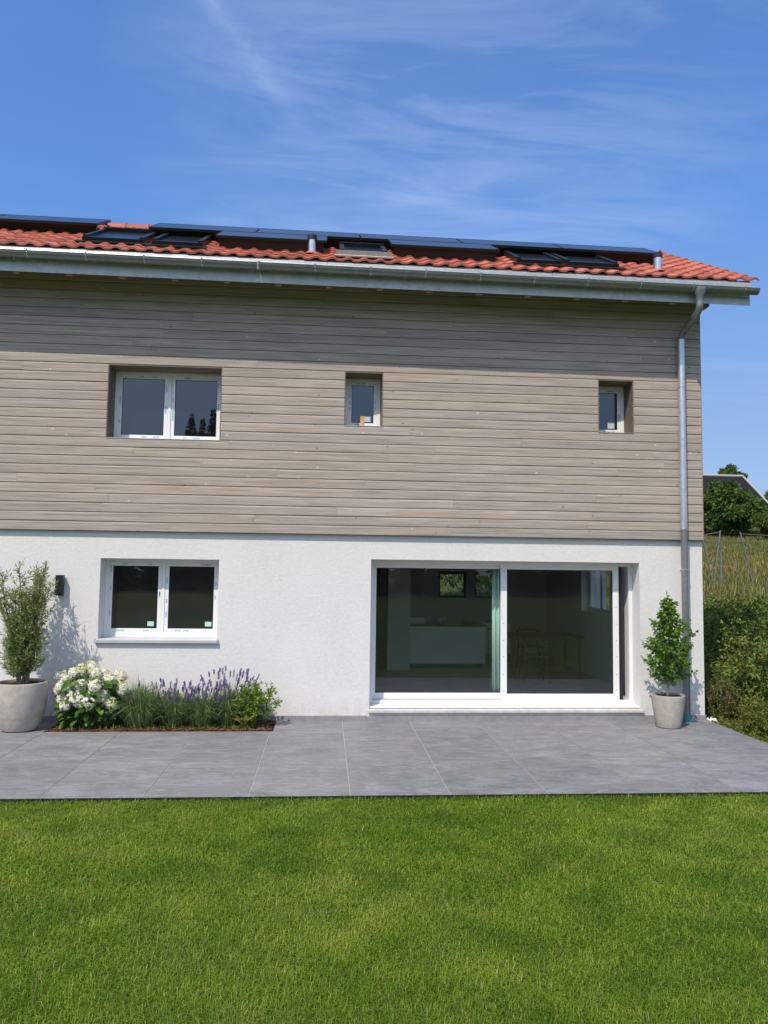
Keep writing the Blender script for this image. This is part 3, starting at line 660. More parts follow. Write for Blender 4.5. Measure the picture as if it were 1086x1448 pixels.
# ---- sliding door
def sliding_door():
    x0, x1, z0, z1 = DO; y = .25
    f = MB(); f.frame(x0+.001, x1-.001, z0+.032, z1-.001, y, y+.16, .055, .04, .05); fr = f.build('sliding_door', 'pvc_white', house, bevel=.004)
    
    for q in (.02, .085): t = MB(); t.box(x0+.06, x1-.06, y+q, y+q+.008, z0+.073, z0+.085); t.build('track', 'alu_sill', fr)
    xm = -2.745
    def sash(name, a, b, yy, lt, rt, wb=.085, wt=.065):
        s = MB(); zz0, zz1 = z0+.076, z1-.045
        # stiles of different widths
        s.frame(a, b, zz0, zz1, yy, yy+.055, lt, wb, wt)
        o = s.build(name, 'pvc_white', fr, bevel=.005)
        ga = MB(); ga.frame(a+lt-.001, b-lt+.001, zz0+wb-.001, zz1-wt+.001, yy+.012, yy+.020, .011); ga.build('gasket', 'gasket', fr)
        pm = MB(); q = lt+.004; yyp = yy+.016; pm.add([(a+q, yyp, zz0+wb+.004), (b-q, yyp, zz0+wb+.004), (b-q, yyp, zz1-wt-.004), (a+q, yyp, zz1-wt-.004)], [(0, 1, 2, 3)]); pm.build('pane', 'pane_glass', fr, recalc=False)
        return o
    sash('sash', x0+.030, xm+.055, y+.088, .068, .06); s2 = sash('sash', xm-.05, x1-.195, y+.012, .085, .07)
    # vertical drill cap marks on the stiles
    r = random.Random(4)
    for xx, yy in ((xm-.012, y+.012), (x1-.235, y+.012)):
        for q in range(8): zz = z0+.2+q*.235+r.uniform(-.02, .02); k = MB(); k.box(xx-.005, xx+.005, yy-.001, yy, zz, zz+.012); k.build('screw_cap', 'screw', fr, recalc=False)
    h = MB(); hx = x1-.235; h.box(hx-.012, hx+.012, y+.068, y+.10, 1.1, 1.3); h.build('handle', 'pvc_white', fr, bevel=.004)
    # gap side: dark block standing in for the dark open gap
    c = MB(); c.box(x1-.19, x1-.145, y+.02, y+.14, z0+.08, z1-.06); c.build('dark_gap_block', 'gasket', fr)
    # stone sill
    s = MB(); s.prism([(-.045, z0-.045), (-.045, z0-.012), (y+.0, z0+.006), (y+.16, z0+.006), (y+.16, z0-.045)], 'x', x0-.014, x1+.03); s.build('sill', 'stone_sill', fr, bevel=.004)
    b = MB(); b.box(x0+.002, x1-.002, .02, y+.02, z0+.007, z0+.031); b.build('threshold', 'pvc_white', fr, bevel=.003)
    return fr
door = sliding_door()

# ---- eaves, gutter, roof
def TZ(x): return -.0066*(x-.47)
SL = R(28.6); cs, sn = math.cos(SL), math.sin(SL)
EY, EZ = -.59, 5.992
RX0, RX1 = XL-.3, .47
def RP(x, v, h=0.0): return Vector((x, EY+v*cs-h*sn, EZ+v*sn+h*cs+TZ(x)))
def sheared(m, k=0.0): m.v = [(x, y, z+TZ(x)+k*(x-.47)) for x, y, z in m.v]; return m
VR = 3.05
def roof():
    # tile course by course, each tile its own shell with a rolled profile and a thick front lip
    tw = .2133; cl = .285; nX = int(round((RX1-RX0)/tw)); nV = int(math.ceil(VR/cl)); r = random.Random(2)
    prof = [(0.0, .003), (.10, .000), (.24, -.003), (.40, -.001), (.52, .007), (.62, .018), (.72, .026), (.82, .028), (.92, .022), (1.0, .010), (1.05, .004)]
    npf = len(prof); V = []; F = []
    for j in range(nV):
        v0 = j*cl; v1 = min(v0+cl+.06, VR+.02)
        for i in range(nX):
            x0 = RX0+i*tw; b = len(V); dv = r.uniform(-.006, .006); dh = r.uniform(-.002, .003); tl = r.uniform(-.004, .004)
            for (v, h, th) in ((v0+dv, .030, 0), (v0+dv, .030, -.024), (v0+dv-.000, .030, 0), (v0+.02+dv, .034, 0), (v1, .006, 0)):
                for a, hh in prof:
                    if th: V.append(RP(x0+a*tw, v-.004, h+th+hh*.92+dh+tl*a))
                    else: V.append(RP(x0+a*tw, v, h+hh+dh+tl*a))
            for row in ((1, 0), (2, 3), (3, 4)):
                for q in range(npf-1): F.append((b+row[0]*npf+q, b+row[0]*npf+q+1, b+row[1]*npf+q+1, b+row[1]*npf+q))
    m = MB(); m.v = [tuple(p) for p in V]; m.f = F
    rf = m.build('roof', 'clay_tile', house, recalc=False)
    rf.data.polygons.foreach_set('use_smooth', np.ones(len(F), bool)); rf.data.set_sharp_from_angle(angle=R(50))
    # deck under the tiles and the rear slope
    d = MB(); A = [RP(RX0, .04, -.03), RP(RX1-.03, .04, -.03), RP(RX1-.03, VR, -.03), RP(RX0, VR, -.03)]
    back = [(RX0, YB+.55, 5.45+TZ(RX0)), (RX1-.03, YB+.55, 5.45+TZ(RX1))]
    low = Vector((0, 0, -.12))
    d.add([*A, A[0]+low, A[1]+low, A[2]+low, A[3]+low], [(0,1,2,3),(7,6,5,4),(0,4,5,1),(1,5,6,2),(3,7,4,0)])
    d.add([A[3]+Vector((0,.001,.0)), A[2]+Vector((0,.001,.0)), back[1], back[0], A[3]+low, A[2]+low, Vector(back[1])+low, Vector(back[0])+low], [(0,1,2,3),(4,7,6,5),(1,5,6,2),(2,6,7,3),(3,7,4,0)])
    d.build('roof_deck', 'slate', rf)
    # ridge tiles
    k = MB(); x = RX0; L = .36
    while x < RX1-.05:
        e = min(x+L+.03, RX1+.01); n = 8
        for t, s in ((x, 1.0),):
            vs = []; 
            for q, xx in enumerate((x, x+.03, x+.03, e)):
                rad = (.125, .125, .112, .104)[q]
                for a in range(n+1):
                    an = math.pi*(a/n)*1.06-.03*math.pi; c = RP(xx, VR+.02, .02); vs.append((xx, c.y+math.cos(an)*rad, c.z-.03+math.sin(an)*rad*.85))
            fs = [(q*(n+1)+a, q*(n+1)+a+1, (q+1)*(n+1)+a+1, (q+1)*(n+1)+a) for q in (0, 1, 2) for a in range(n)]
            k.add(vs, fs)
        x += L
    k.build('ridge_cap', 'clay_tile', rf, smooth=True)
    # verge: slim zinc strip along the gable end, timber barge below
    vb = MB(); pts = [RP(RX1-.035, -.0, -.03), RP(RX1-.035, VR, -.03)]
    for h0, h1, dx0, dx1 in ((-.19, -.035, -.03, -.004),):
        q = []
        for v in (.05, VR):
            for h in (h0, h1):
                for dx in (dx0, dx1): q.append(RP(RX1+dx, v, h))
        vb.add(q, [(0,1,3,2),(4,6,7,5),(0,4,5,1),(2,3,7,6),(0,2,6,4),(1,5,7,3)])
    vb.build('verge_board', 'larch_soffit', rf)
    return rf
ROOF = roof()
# apron flashing under the first tiles: a lapped sheet in lengths
m = MB(); x = XL-.3; r = random.Random(8)
while x < .46:
    e = min(x+1.0, .46); m.add([(x, -.570, 6.005), (e-.003, -.570, 6.005), (e-.003, -.603, 5.945), (x, -.603, 5.945), (x, -.612, 5.855), (e-.003, -.612, 5.855)], [(0, 3, 2, 1), (3, 4, 5, 2)]); x = e
sheared(m).build('apron_flashing', 'zinc_apron', house, recalc=False)
# fascia: zinc faced board, with folded joints
m = MB(); x = XL-.3
while x < .455:
    e = min(x+2.0, .455); m.box(x+.001, e-.001, -.572, -.556, 5.668, 5.90); m.box(x+.0, x+.016, -.576, -.5721, 5.668, 5.87); x = e
m.box(XL-.3, .455, -.577, -.5722, 5.664, 5.672)
sheared(m).build('fascia', 'zinc_fascia', house, recalc=False)
m = MB()
for i in range(4):
    y0 = -.552+i*.124; y1 = y0+.121; q = math.tan(SL)
    m.prism([(y0, 5.70+(y0+.552)*q), (y1, 5.70+(y1+.552)*q), (y1, 5.718+(y1+.552)*q), (y0, 5.718+(y0+.552)*q)], 'x', XL-.3, .425)
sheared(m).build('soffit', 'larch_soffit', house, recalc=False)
x = -.62
while x > XL:
    m = MB(); m.box(x-.04, x+.04, -.553, -.50, 5.656, 5.675); sheared(m).build('rafter_tail', 'rafter_timber', house, recalc=False); x -= .665
m = MB(); m.prism([(.019, 5.80), (.12, 5.80), (.150, 5.825), (.155, 5.93), (.019, 5.93)], 'y', -.05, .07); m.build('purlin_end', 'rafter_timber', house)
# half round gutter with bead, end cap, brackets
def gutter():
    gy, gz, gr = -.678, 5.846, .070; n = 14; t = .0025
    m = MB(); xs = [XL-.3, .50]
    for x0, x1 in ((XL-.3, -6.2), (-6.195, .50)):
        vs = []
        for x in (x0, x1):
            for rad in (gr, gr-t):
                for a in range(n+1):
                    an = math.pi+math.pi*a/n; vs.append((x, gy+rad*math.cos(an), gz+rad*math.sin(an)))
        k = n+1
        fs = [(a, a+1, 2*k+a+1, 2*k+a) for a in range(n)]+[(k+a, 3*k+a, 3*k+a+1, k+a+1) for a in range(n)]
        m.add(vs, fs)
    # end cap
    for x in (.5005, XL-.3005):
        vs = [(x, gy+gr*math.cos(math.pi+math.pi*a/n), gz+gr*math.sin(math.pi+math.pi*a/n)) for a in range(n+1)]
        m.add(vs, [tuple(range(n+1))])
    g = sheared(m, -.0030).build('gutter', 'zinc', house, smooth=True, recalc=False)
    b = MB(); b.tube([(XL-.3, gy-gr-.002, gz+.003), (.50, gy-gr-.002, gz+.003)], .007, 8); sheared(b, -.0030).build('bead', 'zinc_bright', g, smooth=True)
    x = .30
    while x > XL-.2:
        br = MB(); vs = []
        for xx in (x-.006, x+.006):
            for a in range(n+1):
                an = math.pi+math.pi*a/n; vs.append((xx, gy+(gr+.004)*math.cos(an), gz+(gr+.004)*math.sin(an)))
        k = n+1; br.add(vs, [(a, a+1, k+a+1, k+a) for a in range(n)])
        br.box(x-.012, x+.012, gy-gr-.016, gy+gr*.8, gz+.009, gz+.0115); x -= .72
        sheared(br, -.0030).build('bracket', 'zinc_bright', g, recalc=False)
gutter()
def downpipe():
    px = -.315; py = -.125; r = .046
    top = Vector((-.31, -.675, 5.80))
    m = MB()
    # funnel outlet
    m.tube([(-.31, -.678, 5.83), (-.31, -.678, 5.795), (-.31, -.675, 5.72), (-.31, -.672, 5.66)], [.088, .086, .050, .046], 20)
    dp = m.build('downpipe', 'zinc', house, smooth=True)
    def bez(p0, p1, p2, n=7): return [Vector(p0)*(1-t)**2+Vector(p1)*2*t*(1-t)+Vector(p2)*t*t for t in [i/n for i in range(n+1)]]
    e = MB(); path = [Vector((-.31, -.672, 5.68))]+bez((-.31, -.672, 5.615), (-.31, -.672, 5.535), (-.312, -.56, 5.495))+bez((-.314, -.26, 5.405), (px, py, 5.37), (px, py, 5.27))
    e.tube(path, r, 20); e.build('elbow', 'zinc', dp, smooth=True)
    s = MB(); s.tube([(px, py, 5.30), (px, py, 2.62)], .048, 20); s.build('pipe', 'zinc_bright', dp, smooth=True)
    s = MB(); s.tube([(px, py, 2.64), (px, py, .09)], .0465, 20); s.build('pipe', 'zinc', dp, smooth=True)
    for z in (5.28, 4.62, 2.62, 2.06, 1.02, .74):
        c = MB(); c.tube([(px, py, z-.012), (px, py, z-.010), (px, py, z+.010), (px, py, z+.012)], [.050, .0525, .0525, .050], 20)
        if z in (4.62, 2.06): c.box(px-.008, px+.008, py+.05, -.062 if z > 2.5 else .0, z-.01, z+.01)
        c.build('clamp', 'steel', dp, smooth=True)
    t = MB(); t.tube([(px, py, .10), (px, py, .03), (px, py, .029), (px, py, -.0)], [.056, .056, .062, .062], 20); t.build('drain_socket', 'teal_plastic', dp, smooth=True)
downpipe()
# solar panels: rows parallel to the tiles on rails
def slab_on_roof(m, x0, x1, v0, v1, h0, h1):
    q = [RP(x, v, h) for h in (h0, h1) for v in (v0, v1) for x in (x0, x1)]
    m.add(q, [(0,2,3,1),(4,5,7,6),(0,1,5,4),(1,3,7,5),(3,2,6,7),(2,0,4,6)])
def solar(x0, x1, v0, v1):
    h = .20; f = MB(); w = .012
    slab_on_roof(f, x0, x1, v0, v0+w, h-.035, h+.002); slab_on_roof(f, x0, x1, v1-w, v1, h-.035, h+.002)
    slab_on_roof(f, x0, x0+w, v0+w, v1-w, h-.035, h+.002); slab_on_roof(f, x1-w, x1, v0+w, v1-w, h-.035, h+.002)
    p = f.build('solar_panel', 'black_metal', house, recalc=False)
    c = MB(); slab_on_roof(c, x0+w, x1-w, v0+w, v1-w, h-.006, h); c.build('cell_glass', 'pv_cell', p, recalc=False)
PW = 1.515
for k in range(5): solar(-7.86+k*PW, -7.86+k*PW+PW-.012, 1.30, 2.06)
for x in (-6.82, -4.43): solar(x, x+PW-.012, .56, 1.285)
for k in range(3): solar(-8.60-(k+1)*PW, -8.60-k*PW-.012, 1.42, 2.18)
for x0, x1, vs in ((-7.80, -.32, (1.42, 2.0)), (-6.78, -5.36, (.62, 1.16)), (-4.40, -2.96, (.62, 1.16)), (-13.1, -8.66, (1.56, 2.12))):
    for v in vs:
        rl = MB(); slab_on_roof(rl, x0, x1, v, v+.04, .125, .163)
        x = x0+.1
        while x < x1: slab_on_roof(rl, x, x+.03, v+.005, v+.035, .02, .125); x += .62
        rl.build('panel_rail', 'black_metal', house, recalc=False)
    sk = MB(); slab_on_roof(sk, x0, x1, vs[0]-.02, vs[0]-.014, .035, .166); sk.build('panel_gap_shade', 'gasket', house, recalc=False)  # dark strip stands in for the shade in the gap under the panels
# roof windows
def roof_window(x0, x1, v0, v1, apron=False):
    f = MB(); h0, h1, w = .03, .125, .06
    slab_on_roof(f, x0, x1, v0, v0+w, h0, h1-.02); slab_on_roof(f, x0, x1, v1-w*1.3, v1, h0, h1+.02)
    slab_on_roof(f, x0, x0+w, v0+w, v1-w*1.3, h0, h1); slab_on_roof(f, x1-w, x1, v0+w, v1-w*1.3, h0, h1)
    rw = f.build('roof_window', 'roof_window_black', house, recalc=False)
    g = MB(); slab_on_roof(g, x0+w, x1-w, v0+w, v1-w*1.3, h1-.045, h1-.035); g.build('pane', 'pv_cell', rw, recalc=False)
    a = MB(); slab_on_roof(a, x0-.07, x1+.07, v0-.12, v0, .045, .062); a.build('flashing', 'lead_apron' if apron else 'roof_window_black', rw, recalc=False)
    if apron: k = MB(); slab_on_roof(k, x0-.05, x1+.05, v0-.02, v0-.002, .05, .115); k.build('upstand', 'lead_apron', rw, recalc=False)
roof_window(-8.56, -7.76, .46, 1.62); roof_window(-7.64, -6.98, .40, 1.5)
roof_window(-5.14, -4.50, .30, 1.15, True)
roof_window(-2.70, -2.06, .40, 1.5); roof_window(-2.0, -1.26, .40, 1.5)
def vent(x, v, h):
    b = RP(x, v, .03); m = MB(); m.tube([b+Vector((0, 0, -.05)), b+Vector((0, 0, h))], .058, 20); p = m.build('vent_pipe', 'steel', house, smooth=True)
    c = MB(); t = b+Vector((0, 0, h)); c.tube([t+Vector((0, 0, -.02)), t+Vector((0, 0, -.018)), t+Vector((0, 0, .045)), t+Vector((0, 0, .052))], [.064, .068, .068, .058], 20); c.build('vent_cap', 'black_metal', p, smooth=True)
    k = MB(); k.tube([b+Vector((0, 0, -.02)), b+Vector((0, -.005, .018))], [.12, .063], 16); k.build('flashing', 'clay_tile', p, smooth=True)
vent(-5.52, .52, .20); vent(-.645, .52, .20)

# ------------------------------------------------------------------ small things by the wall
def wall_lamp():
    x0, x1, z0, z1 = -8.748, -8.655, 1.618, 1.885
    o = thing('wall_lamp', (-8.70, 0, 1.75), 'black box shaped outdoor lamp on the white wall left of the window', 'wall lamp')
    m = MB(); m.box(x0, x1, -.105, -.022, z0, z1); m.build('lamp_body', 'black_metal', o, bevel=.004)
    b = MB(); b.box(x0+.012, x1-.012, -.0215, -.0005, z0+.02, z1-.02); b.build('mounting_plate', 'black_metal', o)
    l = MB(); l.box(x0+.018, x1-.018, -.095, -.032, z0-.003, z0+.001); l.build('lens', 'ceramic', o)
wall_lamp()
m = MB(); m.box(0, .058, -.012, .012, 0, .145, Matrix.Translation((-4.815, .06, UW[1][2]+.010)) @ Matrix.Rotation(R(-4), 4, 'X')); o = m.build('timber_block', 'fresh_timber', bevel=.002)
tag(o, 'small orange timber offcut standing in the narrow middle upper window opening', 'wood offcut')
def scrap():
    r = random.Random(9); V = []; F = []; n = 7
    for i in range(n):
        for j in range(n): V.append((.02+i*.020+r.uniform(-.008, .008), -.10+j*.022+r.uniform(-.008, .008), LAWN+.03+.045*math.sin(i*1.9)*math.sin(j*1.5)+r.uniform(0, .04)))
    for i in range(n-1):
        for j in range(n-1): a = i*n+j; F.append((a, a+1, a+n+1)); F.append((a, a+n+1, a+n))
    m = MB(); m.v = V; m.f = F; o = m.build('plastic_scrap', 'white_scrap'); tag(o, 'crumpled scrap of white plastic at the foot of the house corner', 'scrap')
scrap()

# ------------------------------------------------------------------ room contents
def interior():
    o = thing('kitchen_island', (-2.9, 4.95, .12), 'pale grey green kitchen island seen through the sliding door', 'kitchen island')
    m = MB(); m.box(-3.66, -2.10, 4.6, 5.3, .20, .92); m.build('cabinet', 'island_paint', o, bevel=.003); m = MB(); m.box(-3.6, -2.16, 4.66, 5.25, .121, .199); m.build('kickboard', 'worktop', o)
    m = MB(); m.box(-3.68, -2.08, 4.57, 5.33, .921, .955); m.build('worktop', 'worktop', o, bevel=.003)
    m = MB(); m.box(-3.62, -3.27, 4.75, 5.0, .956, 1.085); o = m.build('storage_box', 'island_paint', bevel=.01); tag(o, 'white box standing on the left end of the kitchen island', 'box')
    m = MB(); m.lathe([(.05, 0), (.10, .03), (.125, .08), (.115, .125), (.09, .135), (.085, .125), (.09, .08), (.04, .03)], (-2.95, 4.85, .956), 24); o = m.build('bowl', 'ceramic', smooth=True); tag(o, 'round pale pot on the worktop of the kitchen island', 'pot')
    o = thing('cabinet', (-1.25, 5.5, .12), 'low grey cabinet standing behind the right pane of the sliding door', 'cabinet')
    m = MB(); m.box(-1.98, -1.35, 5.6, 6.0, .30, .92); m.build('carcass', 'island_paint', o, bevel=.003); m = MB(); m.box(-1.85, -1.5, 5.592, 5.599, .80, .812); m.build('handle', 'black_metal', o)
    
    for x in (-1.95, -1.41):
        for y in (5.63, 5.94): m = MB(); m.box(x, x+.03, y, y+.03, .121, .299); m.build('leg', 'black_metal', o)
    o = thing('tall_cabinet', (-5.0, 4.6, .12), 'tall dark kitchen cabinet at the far left behind the sliding door', 'cabinet')
    m = MB(); m.box(-5.58, -4.2, 4.3, 4.9, .20, 2.3); m.build('carcass', 'black_metal', o, bevel=.004); m = MB(); m.box(-5.55, -4.24, 4.36, 4.88, .121, .199); m.build('kickboard', 'worktop', o)
    for hx in (-4.95, -4.85): m = MB(); m.box(hx, hx+.018, 4.268, 4.298, .9, 1.35); m.build('handle', 'steel', o)
    o = thing('kitchen_tap', (-2.55, 5.05, .956), 'slim metal tap rising from the kitchen island worktop', 'tap')
    m = MB(); m.tube([(-2.55, 5.05, .956), (-2.55, 5.05, 1.22), (-2.55, 5.02, 1.28), (-2.55, 4.95, 1.30), (-2.55, 4.88, 1.27), (-2.55, 4.86, 1.2)], .013, 10); m.build('spout', 'steel', o, smooth=True); m = MB(); m.tube([(-2.53, 5.05, 1.02), (-2.47, 5.05, 1.06)], .008, 8); m.build('lever', 'steel', o)
    m = MB(); m.lathe([(.10, 0), (.15, .012), (.165, .045), (.158, .045), (.14, .018), (.02, .012)], (-2.36, 4.86, .956), 28); o = m.build('platter', 'chair_wood', smooth=True); tag(o, 'shallow brown dish at the right end of the kitchen island', 'dish')
    # dining table and chairs
    t = thing('dining_table', (-1.1, 3.6, .12), 'dark dining table in the room behind the right pane', 'table')
    m = MB(); m.box(-1.95, -.62, 3.1, 4.1, .82, .86); m.build('tabletop', 'chair_wood', t, bevel=.004)
    for x in (-1.9, -.7):
        for y in (3.15, 4.0): m = MB(); m.tube([(x, y, .121), (x, y, .82)], [.02, .028], 10); m.build('leg', 'chair_wood', t)
    def chair(x, y, rz, label):
        t = thing('dining_chair', (x, y, .12), label, 'chair', 'chairs at the dining table'); M4 = Matrix.Translation((x, y, .121)) @ Matrix.Rotation(rz, 4, 'Z')
        m = MB(); m.box(-.21, .21, -.2, .2, .43, .46, M4); m.build('seat', 'chair_wood', t, bevel=.008)
        m = MB(); m.tube([M4 @ Vector(p) for p in ((-.22, .14, .72), (-.2, .24, .74), (0, .28, .75), (.2, .24, .74), (.22, .14, .72))], .018, 8); m.build('backrest', 'chair_wood', t, smooth=True)
        for sx, sy in ((-1, -1), (1, -1), (-1, 1), (1, 1)):
            m = MB(); m.tube([M4 @ Vector(p) for p in ((sx*.22, sy*.21, 0), (sx*.19, sy*.18, .44), (sx*.19, sy*.22, .73 if sy > 0 else .45))], .014, 8); m.build('leg', 'chair_wood', t, smooth=True)
    chair(-1.65, 2.75, math.pi, 'dark wooden chair with curved back on the near side of the dining table'); chair(-1.25, 4.45, 0, 'dark wooden chair on the far side of the dining table')
    # curtain
    V = []; F = []; n = 40; x0, x1 = -2.885, -2.70
    for i in range(n+1):
        t = i/n; x = x0+(x1-x0)*t
        for z in (.14, 2.30): V.append((x, .435+.018*math.sin(t*math.pi*7), z))
    for i in range(n): F.append((2*i, 2*i+2, 2*i+3, 2*i+1))
    m = MB(); m.v = V; m.f = F; o = m.build('curtain', 'curtain_cloth', smooth=True); s = o.modifiers.new('thickness', 'SOLIDIFY'); s.thickness = .003
    tag(o, 'narrow pale green curtain gathered beside the middle post of the sliding door', 'curtain')
interior()

# ------------------------------------------------------------------ planting
def pot(x, y, prof, label):
    o = thing('plant_pot', (x, y, 0), label, 'plant pot')
    m = MB(); m.lathe(prof, (x, y, .001), 56); m.build('pot_body', 'pot_stone', o, smooth=True)
    zs = prof[-1][1]; rs = prof[-1][0]
    s = MB(); n = 24; s.v = [(x, y, zs+.02)]+[(x+rs*1.02*q*math.cos(a), y+rs*1.02*q*math.sin(a), zs+.003+.014*random.random()) for q in (.5, 1) for a in [2*math.pi*k/n for k in range(n)]]
    s.f = [(0, 1+k, 1+(k+1) % n) for k in range(n)]+[(1+k, 1+n+k, 1+n+(k+1) % n, 1+(k+1) % n) for k in range(n)]
    s.build('soil', 'pot_soil', o, smooth=True)
    return o
PLx, PLy = -8.95, -.53
pot(PLx, PLy, [(.17, 0), (.205, .012), (.245, .09), (.283, .22), (.303, .36), (.308, .47), (.304, .555), (.300, .575), (.286, .582), (.272, .575), (.268, .54)], 'large round grey stone pot left of the flower bed')
PRx, PRy = -.735, -.47
pot(PRx, PRy, [(.130, 0), (.150, .010), (.172, .10), (.195, .24), (.208, .34), (.213, .40), (.212, .415), (.203, .42), (.192, .415), (.188, .385)], 'smaller pale stone pot beside the downpipe')

def twig_leaves(paths, spacing, L, Wd, spread=.9, start=.15, jitter=.2):
    C = []; D = []; S = []
    for p in paths:
        p = np.asarray(p); seg = np.diff(p, axis=0); ln = np.linalg.norm(seg, axis=1); tot = ln.sum(); cum = np.concatenate([[0], np.cumsum(ln)])
        s = tot*start
        while s < tot:
            i = min(np.searchsorted(cum, s)-1, len(seg)-1); i = max(i, 0); t = (s-cum[i])/max(ln[i], 1e-6)
            c = p[i]+seg[i]*t; d = unit(seg[i][None])[0]; rv = RNG.normal(size=3); rv -= d*rv.dot(d); rv = rv/np.linalg.norm(rv)
            C.append(c); D.append(d*(1-spread*.55)+rv*spread+RNG.normal(0, jitter, 3)); S.append(1.0 if s < tot*.9 else .75); s += spacing*RNG.uniform(.6, 1.4)
        C.append(p[-1]); D.append(seg[-1]); S.append(.8)
    C = np.array(C); D = np.array(D); S = np.array(S); n = len(C)
    return C, D, L*S*RNG.uniform(.7, 1.2, n), Wd*S*RNG.uniform(.75, 1.2, n)
def olive():
    o = thing('olive_tree', (PLx, PLy, .55), 'bushy olive shrub with narrow grey green leaves in the large left pot', 'olive tree')
    st = MB(); twigs = []; zb = .55; r = random.Random(21)
    for k in range(13):
        a = 2*math.pi*k/13+r.uniform(-.3, .3); lean = r.uniform(.05, .39); h = r.uniform(1.0, 1.42)*(1.08-.45*lean)
        b = Vector((PLx+.05*math.cos(a), PLy+.05*math.sin(a), zb)); pts = []
        for i in range(8):
            t = i/7; pts.append(b+Vector((math.cos(a)*lean*h*(t**1.2)*.85+.02*math.sin(5*t+k), math.sin(a)*lean*h*(t**1.2)*.7+.02*math.cos(4*t+k), h*t)))
        st.tube(pts, [.013*(1-.8*i/7)+.002 for i in range(8)], 6)
        for q in range(58):
            t = .07+.93*((q+r.random())/58)**1.1; f = t*7; i = min(int(f), 6); c = pts[i].lerp(pts[i+1], f-i)
            an = r.uniform(0, 6.28); l = r.uniform(.10, .27)*(1.2-.62*t); d = Vector((math.cos(an), math.sin(an), r.uniform(.3, 1.3))).normalized(); d2 = (d+Vector((0, 0, .45))).normalized()
            e1 = c+d*l*.5; e2 = e1+d2*l*.5; twigs.append([c, e1, e2]); st.tube([c, e1, e2], [.003, .0022, .0012], 4, False)
        twigs.append([pts[-2], pts[-1], pts[-1]+Vector((0, 0, .05))])
    st.build('stem', 'twig', o, smooth=True, recalc=False)
    C, D, L, Wd = twig_leaves(twigs, .0145, .058, .0145, .8)
    leaves('foliage', C, D, L, Wd, 'olive_leaf', o, fold=.1)
olive()
def small_tree():
    o = thing('potted_tree', (PRx, PRy, .40), 'small broad leaved tree tapering to a point in the pot by the downpipe', 'potted tree')
    st = MB(); twigs = []; r = random.Random(5); zb = .39; H = 1.28
    tr = [Vector((PRx+.02*math.sin(3*t), PRy+.015*math.cos(4*t), zb+H*t)) for t in [i/9 for i in range(10)]]
    st.tube(tr, [.017*(1-.85*i/9)+.002 for i in range(10)], 8)
    for q in range(96):
        t = .10+.88*(q+.5)/96; f = t*9; i = min(int(f), 8); c = tr[i].lerp(tr[i+1], f-i); an = q*2.39996+r.uniform(-.4, .4)
        prof = (.36+.1*math.sin(q*1.7))*min(1, (1.03-t)*1.5+.06)*min(1, .55+t*2.0); l = prof*r.uniform(.7, 1.12)
        d = Vector((math.cos(an), math.sin(an)*.85, r.uniform(.35, .9))).normalized(); e1 = c+d*l*.5; e2 = e1+(d+Vector((0, 0, .12))).normalized()*l*.5
        st.tube([c, e1, e2], [.0045, .003, .0015], 5, False); twigs.append([c, e1, e2])
        for s in range(2):
            b = c.lerp(e2, r.uniform(.35, .8)); dd = (d+Vector((r.uniform(-1, 1), r.uniform(-1, 1), r.uniform(-.2, .6)))).normalized(); e = b+dd*l*.32; st.tube([b, e], [.002, .001], 4, False); twigs.append([b, b.lerp(e, .5), e])
    twigs.append([tr[-2], tr[-1], tr[-1]+Vector((0, 0, .06))])
    st.build('trunk', 'twig', o, smooth=True, recalc=False)
    C, D, L, Wd = twig_leaves(twigs, .018, .064, .040, .9, .12)
    leaves('foliage', C, D, L, Wd, 'broad_leaf', o, fold=.16, droop=.22)
small_tree()
